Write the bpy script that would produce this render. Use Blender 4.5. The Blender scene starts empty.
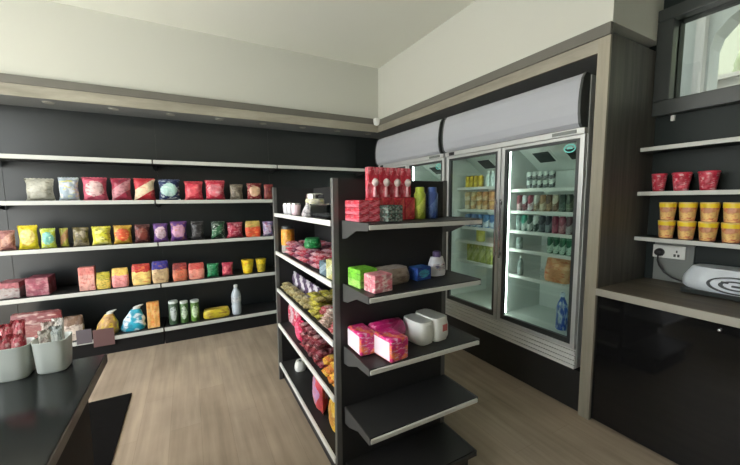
import bpy, bmesh, math, random
from mathutils import Vector, Matrix
random.seed(7)
C = bpy.context.scene.collection
PI = math.pi

# ------------------------------------------------------------------ materials
def lin(c, k=1.0):
    o = []
    for v in c[:3]:
        v = v / 255.0
        v = v / 12.92 if v <= 0.04045 else ((v + 0.055) / 1.055) ** 2.4
        o.append(min(0.95, v * k))
    return (o[0], o[1], o[2], 1.0)

def new_mat(name):
    m = bpy.data.materials.new(name); m.use_nodes = True
    nt = m.node_tree; nt.nodes.clear()
    out = nt.nodes.new('ShaderNodeOutputMaterial')
    b = nt.nodes.new('ShaderNodeBsdfPrincipled')
    nt.links.new(b.outputs[0], out.inputs[0])
    return m, nt, b

def nd(nt, kind, **kw):
    n = nt.nodes.new(kind)
    for k, v in kw.items(): setattr(n, k, v)
    return n

def mth(nt, op, a, b=None, c=None):
    n = nt.nodes.new('ShaderNodeMath'); n.operation = op
    for i, v in enumerate((a, b, c)):
        if v is None: continue
        if isinstance(v, (int, float)): n.inputs[i].default_value = v
        else: nt.links.new(v, n.inputs[i])
    return n.outputs[0]

def mixc(nt, fac, a, b):
    n = nt.nodes.new('ShaderNodeMix'); n.data_type = 'RGBA'
    for s, v in ((n.inputs[0], fac), (n.inputs[6], a), (n.inputs[7], b)):
        if isinstance(v, (int, float, tuple)): s.default_value = v
        else: nt.links.new(v, s)
    return n.outputs[2]

def plain(name, c, rough=.5, metal=0.0, spec=.5, var=.06, scale=6.0, bump=0.0, bscale=40., coat=0.0):
    """painted / moulded surface: base colour with a little procedural variation"""
    m, nt, b = new_mat(name)
    tc = nd(nt, 'ShaderNodeTexCoord')
    no = nd(nt, 'ShaderNodeTexNoise'); no.inputs['Scale'].default_value = scale; no.inputs['Detail'].default_value = 4
    nt.links.new(tc.outputs['Object'], no.inputs['Vector'])
    c1 = lin(c, 1 - var); c2 = lin(c, 1 + var)
    nt.links.new(mixc(nt, no.outputs[0], c1, c2), b.inputs['Base Color'])
    b.inputs['Roughness'].default_value = rough; b.inputs['Metallic'].default_value = metal
    b.inputs['Specular IOR Level'].default_value = spec
    b.inputs['Coat Weight'].default_value = coat
    if bump:
        n2 = nd(nt, 'ShaderNodeTexNoise'); n2.inputs['Scale'].default_value = bscale
        nt.links.new(tc.outputs['Object'], n2.inputs['Vector'])
        bp = nd(nt, 'ShaderNodeBump'); bp.inputs['Strength'].default_value = bump; bp.inputs['Distance'].default_value = .004
        nt.links.new(n2.outputs[0], bp.inputs['Height']); nt.links.new(bp.outputs[0], b.inputs['Normal'])
    return m

def wood(name, c1, c2, axis='z', grain=28., rough=.5, spec=.4):
    m, nt, b = new_mat(name)
    tc = nd(nt, 'ShaderNodeTexCoord'); mp = nd(nt, 'ShaderNodeMapping')
    s = {'x': (1.2, grain, grain), 'y': (grain, 1.2, grain), 'z': (grain, grain, 1.2)}[axis]
    mp.inputs['Scale'].default_value = s
    nt.links.new(tc.outputs['Object'], mp.inputs[0])
    no = nd(nt, 'ShaderNodeTexNoise'); no.inputs['Scale'].default_value = 1.0; no.inputs['Detail'].default_value = 6; no.inputs['Roughness'].default_value = .65
    nt.links.new(mp.outputs[0], no.inputs['Vector'])
    rp = nd(nt, 'ShaderNodeMapRange'); rp.inputs[1].default_value = .3; rp.inputs[2].default_value = .7
    nt.links.new(no.outputs[0], rp.inputs[0])
    nt.links.new(mixc(nt, rp.outputs[0], lin(c1), lin(c2)), b.inputs['Base Color'])
    b.inputs['Roughness'].default_value = rough; b.inputs['Specular IOR Level'].default_value = spec
    return m

def floor_mat():
    m, nt, b = new_mat('vinyl_planks')
    tc = nd(nt, 'ShaderNodeTexCoord'); mp = nd(nt, 'ShaderNodeMapping')
    mp.inputs['Rotation'].default_value = (0, 0, PI / 2)
    nt.links.new(tc.outputs['Object'], mp.inputs[0])
    br = nd(nt, 'ShaderNodeTexBrick'); br.offset = .37; br.offset_frequency = 2
    br.inputs['Scale'].default_value = 1.0
    br.inputs['Brick Width'].default_value = 1.22; br.inputs['Row Height'].default_value = .18
    br.inputs['Mortar Size'].default_value = .0009; br.inputs['Mortar Smooth'].default_value = .3; br.inputs['Bias'].default_value = 0
    br.inputs['Color1'].default_value = lin((162, 146, 126)); br.inputs['Color2'].default_value = lin((171, 155, 135))
    br.inputs['Mortar'].default_value = lin((138, 123, 105))
    nt.links.new(mp.outputs[0], br.inputs['Vector'])
    mp2 = nd(nt, 'ShaderNodeMapping'); mp2.inputs['Scale'].default_value = (22, 1.6, 1)
    nt.links.new(tc.outputs['Object'], mp2.inputs[0])
    no = nd(nt, 'ShaderNodeTexNoise'); no.inputs['Scale'].default_value = 1; no.inputs['Detail'].default_value = 6
    nt.links.new(mp2.outputs[0], no.inputs['Vector'])
    n2 = nd(nt, 'ShaderNodeTexNoise'); n2.inputs['Scale'].default_value = 2.2; n2.inputs['Detail'].default_value = 5
    nt.links.new(tc.outputs['Object'], n2.inputs['Vector'])
    f = mth(nt, 'MULTIPLY_ADD', no.outputs[0], .55, mth(nt, 'MULTIPLY', n2.outputs[0], .45))
    rp = nd(nt, 'ShaderNodeMapRange'); rp.inputs[1].default_value = .36; rp.inputs[2].default_value = .66; rp.inputs[3].default_value = .74; rp.inputs[4].default_value = 1.16
    nt.links.new(f, rp.inputs[0])
    mu = nd(nt, 'ShaderNodeMix', data_type='RGBA', blend_type='MULTIPLY'); mu.inputs[0].default_value = 1
    nt.links.new(br.outputs['Color'], mu.inputs[6]); nt.links.new(rp.outputs[0], mu.inputs[7])
    nt.links.new(mu.outputs[2], b.inputs['Base Color'])
    b.inputs['Roughness'].default_value = .5; b.inputs['Specular IOR Level'].default_value = .35
    return m

_pm = {}
def pack_mat(base, panel, accent, style=0, rough=.34, k=None):
    """printed wrapper: base colour, a printed panel and blotchy artwork"""
    key = (base, panel, accent, style, rough)
    if key in _pm: return _pm[key]
    k = PACK_K if k is None else k
    m, nt, b = new_mat('printed_wrapper')
    tc = nd(nt, 'ShaderNodeTexCoord'); sp = nd(nt, 'ShaderNodeSeparateXYZ')
    nt.links.new(tc.outputs['Generated'], sp.inputs[0])
    x, y, z = sp.outputs
    mp = nd(nt, 'ShaderNodeMapping'); sd = (sum(base) * 13 + sum(panel) * 7) % 97
    mp.inputs['Location'].default_value = (sd, sd * .7, sd * .3)
    nt.links.new(tc.outputs['Generated'], mp.inputs[0])
    no = nd(nt, 'ShaderNodeTexNoise'); no.inputs['Scale'].default_value = 4.5; no.inputs['Detail'].default_value = 3
    nt.links.new(mp.outputs[0], no.inputs['Vector'])
    if style == 0:      # oval panel
        dx = mth(nt, 'MULTIPLY', mth(nt, 'SUBTRACT', x, .5), 2.7); dz = mth(nt, 'MULTIPLY', mth(nt, 'SUBTRACT', z, .52), 3.0)
        d = mth(nt, 'ADD', mth(nt, 'MULTIPLY', dx, dx), mth(nt, 'MULTIPLY', dz, dz))
        d = mth(nt, 'ADD', d, mth(nt, 'MULTIPLY', mth(nt, 'SUBTRACT', no.outputs[0], .5), 1.4))
        pm = mth(nt, 'LESS_THAN', d, 1.0)
    elif style == 1:    # slanted stripe
        d = mth(nt, 'ADD', mth(nt, 'MULTIPLY', x, .6), mth(nt, 'MULTIPLY', z, -1.0))
        pm = mth(nt, 'LESS_THAN', mth(nt, 'ABSOLUTE', mth(nt, 'ADD', d, .2)), .24)
    elif style == 2:    # lower two thirds
        d = mth(nt, 'ADD', z, mth(nt, 'MULTIPLY', mth(nt, 'SUBTRACT', no.outputs[0], .5), .25))
        pm = mth(nt, 'LESS_THAN', d, .66)
    elif style == 4:    # plan view oval (lying pack)
        dx = mth(nt, 'MULTIPLY', mth(nt, 'SUBTRACT', x, .5), 2.7); dz = mth(nt, 'MULTIPLY', mth(nt, 'SUBTRACT', y, .5), 2.9)
        d = mth(nt, 'ADD', mth(nt, 'MULTIPLY', dx, dx), mth(nt, 'MULTIPLY', dz, dz))
        pm = mth(nt, 'LESS_THAN', mth(nt, 'ADD', d, mth(nt, 'MULTIPLY', mth(nt, 'SUBTRACT', no.outputs[0], .5), 1.6)), 1.0)
    else:               # speckles
        vo = nd(nt, 'ShaderNodeTexNoise'); vo.inputs['Scale'].default_value = 3.2; vo.inputs['Detail'].default_value = 1.5
        nt.links.new(mp.outputs[0], vo.inputs['Vector'])
        mr = nd(nt, 'ShaderNodeMapRange'); mr.inputs[1].default_value = .46; mr.inputs[2].default_value = .58
        nt.links.new(vo.outputs[0], mr.inputs[0]); pm = mr.outputs[0]
    c = mixc(nt, pm, lin(base, k), lin(panel, k))
    m2 = nd(nt, 'ShaderNodeMapping'); m2.inputs['Scale'].default_value = (1.0, 1.0, 2.6) if style != 4 else (1.0, 2.6, 1.0); m2.inputs['Location'].default_value = (sd * .3, sd, sd * .7)
    nt.links.new(tc.outputs['Generated'], m2.inputs[0])
    n2 = nd(nt, 'ShaderNodeTexNoise'); n2.inputs['Scale'].default_value = 4.2; n2.inputs['Detail'].default_value = 2.5
    nt.links.new(m2.outputs[0], n2.inputs['Vector'])
    am = nd(nt, 'ShaderNodeMapRange'); am.inputs[1].default_value = .54; am.inputs[2].default_value = .68; am.inputs[4].default_value = .75
    nt.links.new(n2.outputs[0], am.inputs[0])
    c = mixc(nt, am.outputs[0], c, lin(accent, k))
    n4 = nd(nt, 'ShaderNodeTexNoise'); n4.inputs['Scale'].default_value = 2.2; n4.inputs['Detail'].default_value = 2
    nt.links.new(mp.outputs[0], n4.inputs['Vector'])
    dk = nd(nt, 'ShaderNodeMapRange'); dk.inputs[1].default_value = .35; dk.inputs[2].default_value = .65; dk.inputs[3].default_value = .72; dk.inputs[4].default_value = 1.1
    nt.links.new(n4.outputs[0], dk.inputs[0])
    mu = nd(nt, 'ShaderNodeMix', data_type='RGBA', blend_type='MULTIPLY'); mu.inputs[0].default_value = 1
    nt.links.new(c, mu.inputs[6]); nt.links.new(dk.outputs[0], mu.inputs[7]); c = mu.outputs[2]
    nt.links.new(c, b.inputs['Base Color'])
    b.inputs['Roughness'].default_value = rough; b.inputs['Specular IOR Level'].default_value = .45
    n3 = nd(nt, 'ShaderNodeTexNoise'); n3.inputs['Scale'].default_value = 5; n3.inputs['Detail'].default_value = 3
    nt.links.new(mp.outputs[0], n3.inputs['Vector'])
    bp = nd(nt, 'ShaderNodeBump'); bp.inputs['Strength'].default_value = .5; bp.inputs['Distance'].default_value = .02
    nt.links.new(n3.outputs[0], bp.inputs['Height']); nt.links.new(bp.outputs[0], b.inputs['Normal'])
    _pm[key] = m
    return m
PACK_K = 1.08

def glass_mat(name, tint=(235, 245, 242), refl=1.0, rough=.02):
    m = bpy.data.materials.new(name); m.use_nodes = True; nt = m.node_tree; nt.nodes.clear()
    out = nd(nt, 'ShaderNodeOutputMaterial'); mx = nd(nt, 'ShaderNodeMixShader')
    tr = nd(nt, 'ShaderNodeBsdfTransparent'); tr.inputs[0].default_value = lin(tint)
    gl = nd(nt, 'ShaderNodeBsdfGlossy'); gl.inputs['Roughness'].default_value = rough
    lw = nd(nt, 'ShaderNodeLayerWeight'); lw.inputs[0].default_value = .5
    fr = mth(nt, 'MULTIPLY_ADD', mth(nt, 'POWER', lw.outputs['Facing'], 5.0), .8, .045)
    no = nd(nt, 'ShaderNodeTexNoise'); no.inputs['Scale'].default_value = 3
    nt.links.new(mth(nt, 'MULTIPLY', mth(nt, 'MULTIPLY', fr, refl), mth(nt, 'ADD', mth(nt, 'MULTIPLY', no.outputs[0], .1), .95)), mx.inputs[0])
    nt.links.new(tr.outputs[0], mx.inputs[1]); nt.links.new(gl.outputs[0], mx.inputs[2]); nt.links.new(mx.outputs[0], out.inputs[0])
    return m

def emit_mat(name, c, s):
    m = bpy.data.materials.new(name); m.use_nodes = True; nt = m.node_tree; nt.nodes.clear()
    out = nd(nt, 'ShaderNodeOutputMaterial'); e = nd(nt, 'ShaderNodeEmission')
    e.inputs[0].default_value = lin(c); e.inputs[1].default_value = s
    nt.links.new(e.outputs[0], out.inputs[0]); return m

M = dict(
    wall=plain('cream_wall_paint', (190, 191, 181), .85, spec=.2, var=.02, scale=1.5),
    ceil=plain('ceiling_paint', (218, 219, 208), .9, spec=.2, var=.02, scale=1.5),
    dark=plain('charcoal_wall_panel', (40, 44, 44), .3, var=.12, scale=1.2, spec=.5),
    soffit=plain('dark_grey_soffit', (122, 124, 122), .6, var=.05),
    nook=plain('dark_green_grey_paint', (26, 35, 33), .5, var=.08, scale=2, spec=.25),
    band=plain('black_trim_band', (98, 96, 88), .6, var=.1),
    ash=wood('light_ash_veneer', (128, 124, 110), (168, 163, 147), 'x', 7.),
    ashv=wood('light_ash_veneer_upright', (132, 127, 112), (158, 152, 135), 'z', 18.),
    ashy=wood('light_ash_veneer_side', (122, 118, 105), (160, 155, 140), 'y', 7.),
    greywood=wood('dark_grey_oak', (56, 55, 51), (98, 95, 88), 'z', 16.),
    topwood=wood('grey_brown_oak', (70, 64, 55), (104, 96, 83), 'y', 20.),
    edge=plain('pale_edge_band', (152, 148, 136), .5, var=.04),
    black=plain('gloss_black_panel', (22, 22, 22), .06, var=.1, spec=.5),
    blackm=plain('matt_black_metal', (36, 36, 36), .5, var=.1),
    shelf=plain('charcoal_shelf_metal', (43, 43, 42), .5, spec=.35, var=.08),
    post=plain('grey_steel_post', (96, 96, 93), .42, var=.06),
    bracket=plain('dark_steel_bracket', (66, 66, 64), .5, var=.06),
    rail_shaded=plain('shaded_price_rail', (196, 196, 190), .35, var=.04),  # same rail as the white one, shade of the rack end put into its colour
    rail=plain('white_price_rail', (226, 226, 220), .35, var=.03),
    railw=plain('pale_shelf_lip', (190, 192, 185), .45, var=.03),
    stone=plain('black_granite', (26, 30, 30), .16, var=.5, scale=60, spec=.5),
    stoneedge=plain('granite_edge', (62, 56, 48), .4, var=.3, scale=60),
    silver=plain('brushed_aluminium', (206, 208, 206), .35, metal=.35, var=.04),
    white=plain('white_enamel', (226, 228, 224), .35, var=.03),
    liner=plain('fridge_liner', (214, 221, 216), .5, var=.02),
    canopy=plain('canopy_acrylic', (164, 167, 173), .3, var=.015),
    darkgrey=plain('dark_grey_plastic', (60, 64, 63), .4, var=.05),
    frame=plain('window_frame_black', (50, 55, 53), .35, var=.06),
    bucket=plain('white_plastic', (205, 212, 205), .4, var=.03),
    mat=plain('black_rubber', (15, 14, 13), .9, spec=.08, var=.2, scale=30, bump=.3),
    chrome=plain('chrome', (215, 215, 215), .2, metal=1.0),
    socket=plain('white_socket_plastic', (226, 228, 222), .35, var=.02),
    greybox=plain('grey_backing', (116, 121, 117), .5, var=.04),
    led=emit_mat('led_tube', (244, 250, 246), 15.0),
    glass=glass_mat('door_glass', (234, 242, 238), 1.0),
    wglass=glass_mat('window_glass', (238, 241, 238), 1.0),
    clear=glass_mat('clear_plastic', (205, 210, 210), 1.6, .12),
    lamp=plain('downlight_ring', (150, 148, 136), .4, var=.02),
    lens=plain('frosted_lens', (170, 168, 155), .5, var=.02),
    teal=plain('teal_sticker', (120, 215, 205), .4, var=.05),
    vent=plain('vent_dark', (34, 46, 45), .5, var=.1),
    tissue=plain('white_wrap', (228, 230, 222), .4, var=.05, bump=.6, bscale=12),
    pave=plain('grey_paving', (150, 148, 142), .85, var=.12, scale=2),
    outwall=plain('pale_green_grey_render', (128, 133, 127), .85, var=.04, scale=2),
    leaf=plain('pale_foliage', (104, 114, 84), .8, var=.4, scale=5),
    farwall=plain('far_render', (108, 112, 98), .9, var=.15, scale=.8),
    basedark=plain('black_laminate', (20, 19, 18), .7, spec=.25, var=.1),
    wallout=plain('garden_wall_paint', (134, 134, 128), .9, var=.05),
    asphalt=plain('pale_concrete', (226, 226, 222), .9, var=.05, scale=2),
)

# ------------------------------------------------------------------ mesh helpers
class MB:
    def __init__(s): s.v = []; s.f = []; s.smooth = False
    def add(s, vs, fs):
        o = len(s.v); s.v += [tuple(p) for p in vs]; s.f += [tuple(i + o for i in f) for f in fs]; return s
    def box(s, x0, x1, y0, y1, z0, z1):
        vs = [(x, y, z) for z in (z0, z1) for y in (y0, y1) for x in (x0, x1)]
        return s.add(vs, [(0, 2, 3, 1), (4, 5, 7, 6), (0, 1, 5, 4), (2, 6, 7, 3), (0, 4, 6, 2), (1, 3, 7, 5)])
    def prism(s, prof, axis, a, b):
        """profile of 2-D points extruded along an axis from a to b"""
        n = len(prof)
        def P(p, t): return {'x': (t, p[0], p[1]), 'y': (p[0], t, p[1]), 'z': (p[0], p[1], t)}[axis]
        vs = [P(p, a) for p in prof] + [P(p, b) for p in prof]
        fs = [(i, (i + 1) % n, n + (i + 1) % n, n + i) for i in range(n)] + [tuple(range(n))[::-1], tuple(range(n, 2 * n))]
        return s.add(vs, fs)
    def lathe(s, prof, n=16, c=(0, 0, 0), sq=None):
        """revolve (r, z); sq squares the section off"""
        vs = []; fs = []
        for r, z in prof:
            for i in range(n):
                a = 2 * PI * i / n; ca, sa = math.cos(a), math.sin(a)
                q = 1.0 if not sq else (abs(ca) ** sq + abs(sa) ** sq) ** (-1 / sq)
                vs.append((c[0] + r * q * ca, c[1] + r * q * sa, c[2] + z))
        L = len(prof)
        for j in range(L - 1):
            for i in range(n):
                k = (i + 1) % n
                fs.append((j * n + i, j * n + k, (j + 1) * n + k, (j + 1) * n + i))
        fs.append(tuple(range(n))[::-1]); fs.append(tuple((L - 1) * n + i for i in range(n)))
        s.smooth = True
        return s.add(vs, fs)
    def tube(s, pts, r, n=8):
        pts = [Vector(p) for p in pts]; vs = []; fs = []
        for j, p in enumerate(pts):
            d = (pts[min(j + 1, len(pts) - 1)] - pts[max(j - 1, 0)]).normalized()
            u = d.orthogonal().normalized() if abs(d.z) > .99 else d.cross(Vector((0, 0, 1))).normalized()
            w = d.cross(u)
            for i in range(n):
                a = 2 * PI * i / n
                vs.append(p + (u * math.cos(a) + w * math.sin(a)) * r)
        for j in range(len(pts) - 1):
            for i in range(n):
                k = (i + 1) % n
                fs.append((j * n + i, j * n + k, (j + 1) * n + k, (j + 1) * n + i))
        fs.append(tuple(range(n))[::-1]); fs.append(tuple((len(pts) - 1) * n + i for i in range(n)))
        s.smooth = True
        return s.add(vs, fs)
    def pillow(s, w, h, t, seed=0, lying=False, nu=11, nv=11, sag=0.0):
        """sealed bag; stands on z=0 facing -y, or lies on z=0"""
        rnd = random.Random(seed); ph = [rnd.uniform(0, 6.28) for _ in range(4)]
        def pt(u, v, sd):
            d = t / 2 * (max(0, 1 - abs(u) ** 2.6)) ** .62 * (max(0, 1 - abs(v) ** 3)) ** .62
            wr = .05 * t * (math.sin(u * 7 + ph[0]) * abs(v) ** 3 + .6 * math.sin(v * 6 + u * 4 + ph[1]) * (1 - u * u))
            x = u * w / 2 * (.88 + .12 * v * v * v * v) + .012 * w * math.sin(v * 5 + ph[2])
            z = (v + 1) / 2 * h + .012 * h * math.sin(u * 6 + ph[3]) * (v > .9)
            yy = sd * d + wr * (1 - max(abs(u) ** 8, abs(v) ** 8))
            if lying: return (x, z - h / 2, yy + t * .52)
            return (x, yy, max(z, 0))
        vs = []; fs = []
        for sd in (-1, 1):
            for j in range(nv):
                for i in range(nu):
                    vs.append(pt(-1 + 2 * i / (nu - 1), -1 + 2 * j / (nv - 1), sd))
        N = nu * nv
        for j in range(nv - 1):
            for i in range(nu - 1):
                a = j * nu + i
                fs.append((a, a + 1, a + nu + 1, a + nu)); fs.append((N + a, N + a + nu, N + a + nu + 1, N + a + 1))
        rim = [i for i in range(nu)] + [j * nu + nu - 1 for j in range(1, nv)] + [(nv - 1) * nu + i for i in range(nu - 2, -1, -1)] + [j * nu for j in range(nv - 2, 0, -1)]
        L = len(rim)
        for i in range(L):
            a, b = rim[i], rim[(i + 1) % L]
            fs.append((b, a, N + a, N + b))
        s.smooth = True
        return s.add(vs, fs)
    def rounded(s, w, d, h, top=.85, n=24, p=5., seed=0, lv=7, pinch=None):
        """soft brick on z=0: section a squircle, sides slightly bulged"""
        rnd = random.Random(seed); vs = []; fs = []
        for j in range(lv):
            t = j / (lv - 1)
            kw = 1 - (1 - top) * t ** 2; kd = kw if pinch is None else 1 - (1 - pinch) * t ** 1.6
            bul = 1 + .05 * math.sin(PI * t)
            if j == 0: bul = .94
            for i in range(n):
                a = 2 * PI * i / n; ca, sa = math.cos(a), math.sin(a)
                q = (abs(ca) ** p + abs(sa) ** p) ** (-1 / p)
                jit = 1 + rnd.uniform(-.012, .012)
                vs.append((w / 2 * q * ca * kw * bul * jit, d / 2 * q * sa * kd * bul * jit, t * h))
        for j in range(lv - 1):
            for i in range(n):
                k = (i + 1) % n
                fs.append((j * n + i, j * n + k, (j + 1) * n + k, (j + 1) * n + i))
        fs.append(tuple(range(n))[::-1]); fs.append(tuple((lv - 1) * n + i for i in range(n)))
        s.smooth = True
        return s.add(vs, fs)
    def build(s, name, m, parent=None, loc=None, rz=0, bevel=0, seg=2):
        me = bpy.data.meshes.new(name); me.from_pydata(s.v, [], s.f); me.update()
        bm = bmesh.new(); bm.from_mesh(me); bmesh.ops.recalc_face_normals(bm, faces=bm.faces); bm.to_mesh(me); bm.free()
        me.materials.append(m)
        if s.smooth:
            for p in me.polygons: p.use_smooth = True
            try: me.set_sharp_from_angle(angle=math.radians(48))
            except Exception: pass
        o = bpy.data.objects.new(name, me); C.objects.link(o)
        if parent is not None: o.parent = parent
        if loc: o.location = loc
        if rz: o.rotation_euler = (0, 0, rz)
        if bevel:
            b = o.modifiers.new('bevel', 'BEVEL'); b.width = bevel; b.segments = seg; b.limit_method = 'ANGLE'; b.angle_limit = math.radians(35)
        return o

def tag(o, label=None, cat=None, group=None, kind=None):
    if label: o['label'] = label
    if cat: o['category'] = cat
    if group: o['group'] = group
    if kind: o['kind'] = kind
    return o
def thing(name, label, cat, loc=(0, 0, 0), rz=0, group=None):
    o = bpy.data.objects.new(name, None); C.objects.link(o); o.empty_display_size = .05
    o.location = loc; o.rotation_euler = (0, 0, rz)
    return tag(o, label, cat, group)
def dup(root, loc, rz=0, label=None, group=None, rot=None, scale=None):
    r = root.copy(); C.objects.link(r); r.location = loc; r.rotation_euler = rot or (0, 0, rz)
    if scale: r.scale = scale
    if label: r['label'] = label
    if group: r['group'] = group
    for ch in list(root.children):
        c = ch.copy(); C.objects.link(c); c.parent = r
        for g in list(ch.children):
            d = g.copy(); C.objects.link(d); d.parent = c
    return r
def box_ob(name, m, b, parent=None, bevel=0): return MB().box(*b).build(name, m, parent, bevel=bevel)
def struct(name, m, *boxes, bevel=0):
    mb = MB()
    for b in boxes: mb.box(*b)
    o = mb.build(name, m, bevel=bevel); o['kind'] = 'structure'; return o
ORD = ['first', 'second', 'third', 'fourth', 'fifth', 'sixth', 'seventh', 'eighth', 'ninth', 'tenth']

# ------------------------------------------------------------------ the setting
struct('floor', floor_mat(), (-2.6, 3.05, -2.4, 4.55, -.1, 0))
struct('ceiling', M['ceil'], (-2.7, 3.05, -2.5, 4.55, 3.24, 3.36))
struct('wall_back', M['dark'], (-2.6, 3.05, 4.45, 4.55, 0, 3.24))
struct('wall_upper', M['wall'], (-2.6, 2.95, 4.035, 4.45, 2.575, 3.24))
struct('wall_over_fridges', M['wall'], (2.325, 2.95, 1.18, 4.035, 2.565, 3.24))
WY0, WY1, WZ0, WZ1 = -.7, 1.09, 2.16, 2.68          # opening of the high window
struct('wall_right', M['nook'], (2.95, 3.05, -2.4, 4.55, 0, WZ0), (2.95, 3.05, -2.4, 4.55, WZ1, 3.24),
       (2.95, 3.05, WY1, 4.55, WZ0, WZ1), (2.95, 3.05, -2.4, WY0, WZ0, WZ1))
# shop front: big openings in the left and front walls let the daylight in
struct('wall_left', M['wall'], (-2.7, -2.6, 3.6, 4.55, 0, 3.24), (-2.7, -2.6, -2.5, -.5, 0, 3.24), (-2.7, -2.6, -.5, 3.6, 2.95, 3.24), (-2.7, -2.6, -.5, 3.6, 0, .12), (-2.7, -2.6, 1.85, 1.93, .12, 2.95))
struct('wall_front', M['wall'], (-2.6, 3.05, -2.5, -2.4, 0, 3.24))
struct('soffit', M['soffit'], (-2.6, 2.95, 4.03, 4.45, 2.41, 2.575), (2.33, 2.95, 1.25, 4.03, 2.41, 2.565))
struct('trim_1', M['ash'], (-2.6, 2.31, 4.02, 4.03, 2.405, 2.505))
struct('trim_2', M['band'], (-2.6, 2.31, 4.005, 4.035, 2.505, 2.575))
struct('trim_3', M['ashy'], (2.31, 2.33, 1.25, 4.03, 2.405, 2.49))
struct('trim_4', M['band'], (2.295, 2.325, 1.175, 4.03, 2.49, 2.56))
struct('trim_5', M['ashv'], (2.31, 2.33, 1.18, 1.25, 0, 2.49))
struct('wall_partition', M['greywood'], (2.33, 2.95, 1.18, 1.25, 0, 2.50))
struct('baseboard_right', M['blackm'], (2.345, 2.40, 1.25, 4.03, 0, .29))

# high window with what stands behind it
w = bpy.data.objects.new('window_1', None); C.objects.link(w); w.location = (2.95, .2, 2.4); w['kind'] = 'structure'
mb = MB(); x0, x1 = -.07, .04
mb.box(x0, x1, WY0 - .3, WY1 + .09 - .2, WZ0 - .10 - 2.4, WZ0 - 2.4).box(x0, x1, WY0 - .3, WY1 + .09 - .2, WZ1 - 2.4, WZ1 + .08 - 2.4)
mb.box(x0, x1, WY1 - .2, WY1 + .09 - .2, WZ0 - 2.4, WZ1 - 2.4).box(x0, x1, WY0 - .3, WY0 - .2, WZ0 - 2.4, WZ1 - 2.4)
mb.build('window_frame', M['frame'], w, bevel=.006)
MB().box(.0, .008, WY0 - .2, WY1 - .2, WZ0 - 2.4, WZ1 - 2.4).build('pane', M['wglass'], w)

struct('outside_ground', M['asphalt'], (-14, -2.7, -14, 12, -.12, -.02), (-2.7, 3.05, -14, -2.5, -.12, -.02), (3.05, 12, -14, 12, -.12, -.02))
mb = MB()                                               # neighbouring wall with an arched opening
ax0, ax1, az = -.5, 1.72, 3.25
mb.box(5.5, 5.8, ax1, 6.0, -.02, 5).box(5.5, 5.8, -6, ax0, -.02, 5).box(5.5, 5.8, ax0, ax1, -.02, 2.2)
pr = [(ax1, 5.0), (ax1, az)]
for i in range(1, 13):
    a = PI * i / 12
    pr.append(((ax0 + ax1) / 2 + (ax1 - ax0) / 2 * math.cos(a), az + .55 * math.sin(a)))
pr += [(ax0, 5.0)]
mb.prism(pr, 'x', 5.5, 5.8)
nb = mb.build('neighbouring_wall', M['outwall']); tag(nb, 'pale green-grey wall with an arched opening outside the high window', 'wall')
struct('added_shade_cover', M['outwall'], (3.05, 5.8, -6, 6, 5, 5.1), (3.05, 5.8, -6.1, -6, -.02, 5), (3.05, 5.8, 6, 6.1, -.02, 5))  # unseen slab and end walls, added to keep skylight off the window view
pl = MB().box(5.38, 5.48, 1.74, 1.82, -.02, 5).build('white_post', M['wallout']); tag(pl, 'white post outside the high window beside the arch', 'post')
hb = MB()
rnd = random.Random(3)
for i in range(60):
    cy = rnd.uniform(-1.6, 2.2); cz = rnd.uniform(2.9, 4.3) ; cx = rnd.uniform(8.2, 9.2); r = rnd.uniform(.25, .5)
    hb.lathe([(r * math.sin(PI * k / 6) + .001, -r * math.cos(PI * k / 6)) for k in range(7)], 8, (cx, cy, cz))
hb.box(8.6, 8.8, .2, .4, -.02, 3.2)
hb = hb.build('tree', M['leaf']); tag(hb, 'pale green tree seen through the arch outside the high window', 'tree')
bk = MB().box(10.5, 10.8, -7, 7, -.02, 7.5).box(10.45, 10.85, -7, 7, 7.5, 7.6).build('far_building', M['farwall']); tag(bk, 'pale building far beyond the arch outside the high window', 'building')
lw = MB().box(7.0, 7.2, -2.5, 2.6, -.02, 3.22).box(6.96, 7.24, -2.5, 2.6, 3.22, 3.28).build('garden_wall', M['wallout']); tag(lw, 'low white garden wall seen through the arch outside the high window', 'wall')

# downlights under the soffit
for i, x in enumerate((-1.07, -.59, -.11, .36, .83, 1.31, 1.78, 2.24)):
    lab = 'round recessed downlight over the wall shelves, ' + ORD[i] + ' from the left'
    if i == 0:
        d0 = t = thing('downlight', lab, 'light', (x, 4.17, 2.41), 0, 'downlights in the soffit')
        MB().lathe([(.038, -.009), (.041, -.004), (.041, 0), (.03, 0), (.028, -.008)], 20).build('ring', M['lamp'], t)
        MB().lathe([(.028, -.006), (.028, -.002)], 20).build('lens', M['lens'], t)
    else: dup(d0, (x, 4.17, 2.41), 0, lab)
# corner camera
t = thing('security_camera', 'small white dome camera at the corner where the two trims meet', 'camera', (2.262, 3.972, 2.50))
MB().box(-.035, .033, -.035, .033, .03, .075).build('bracket', M['white'], t, bevel=.006)
MB().lathe([(.008, -.018), (.026, -.012), (.038, .004), (.042, .02), (.042, .03)], 18).build('dome', M['white'], t)

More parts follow.
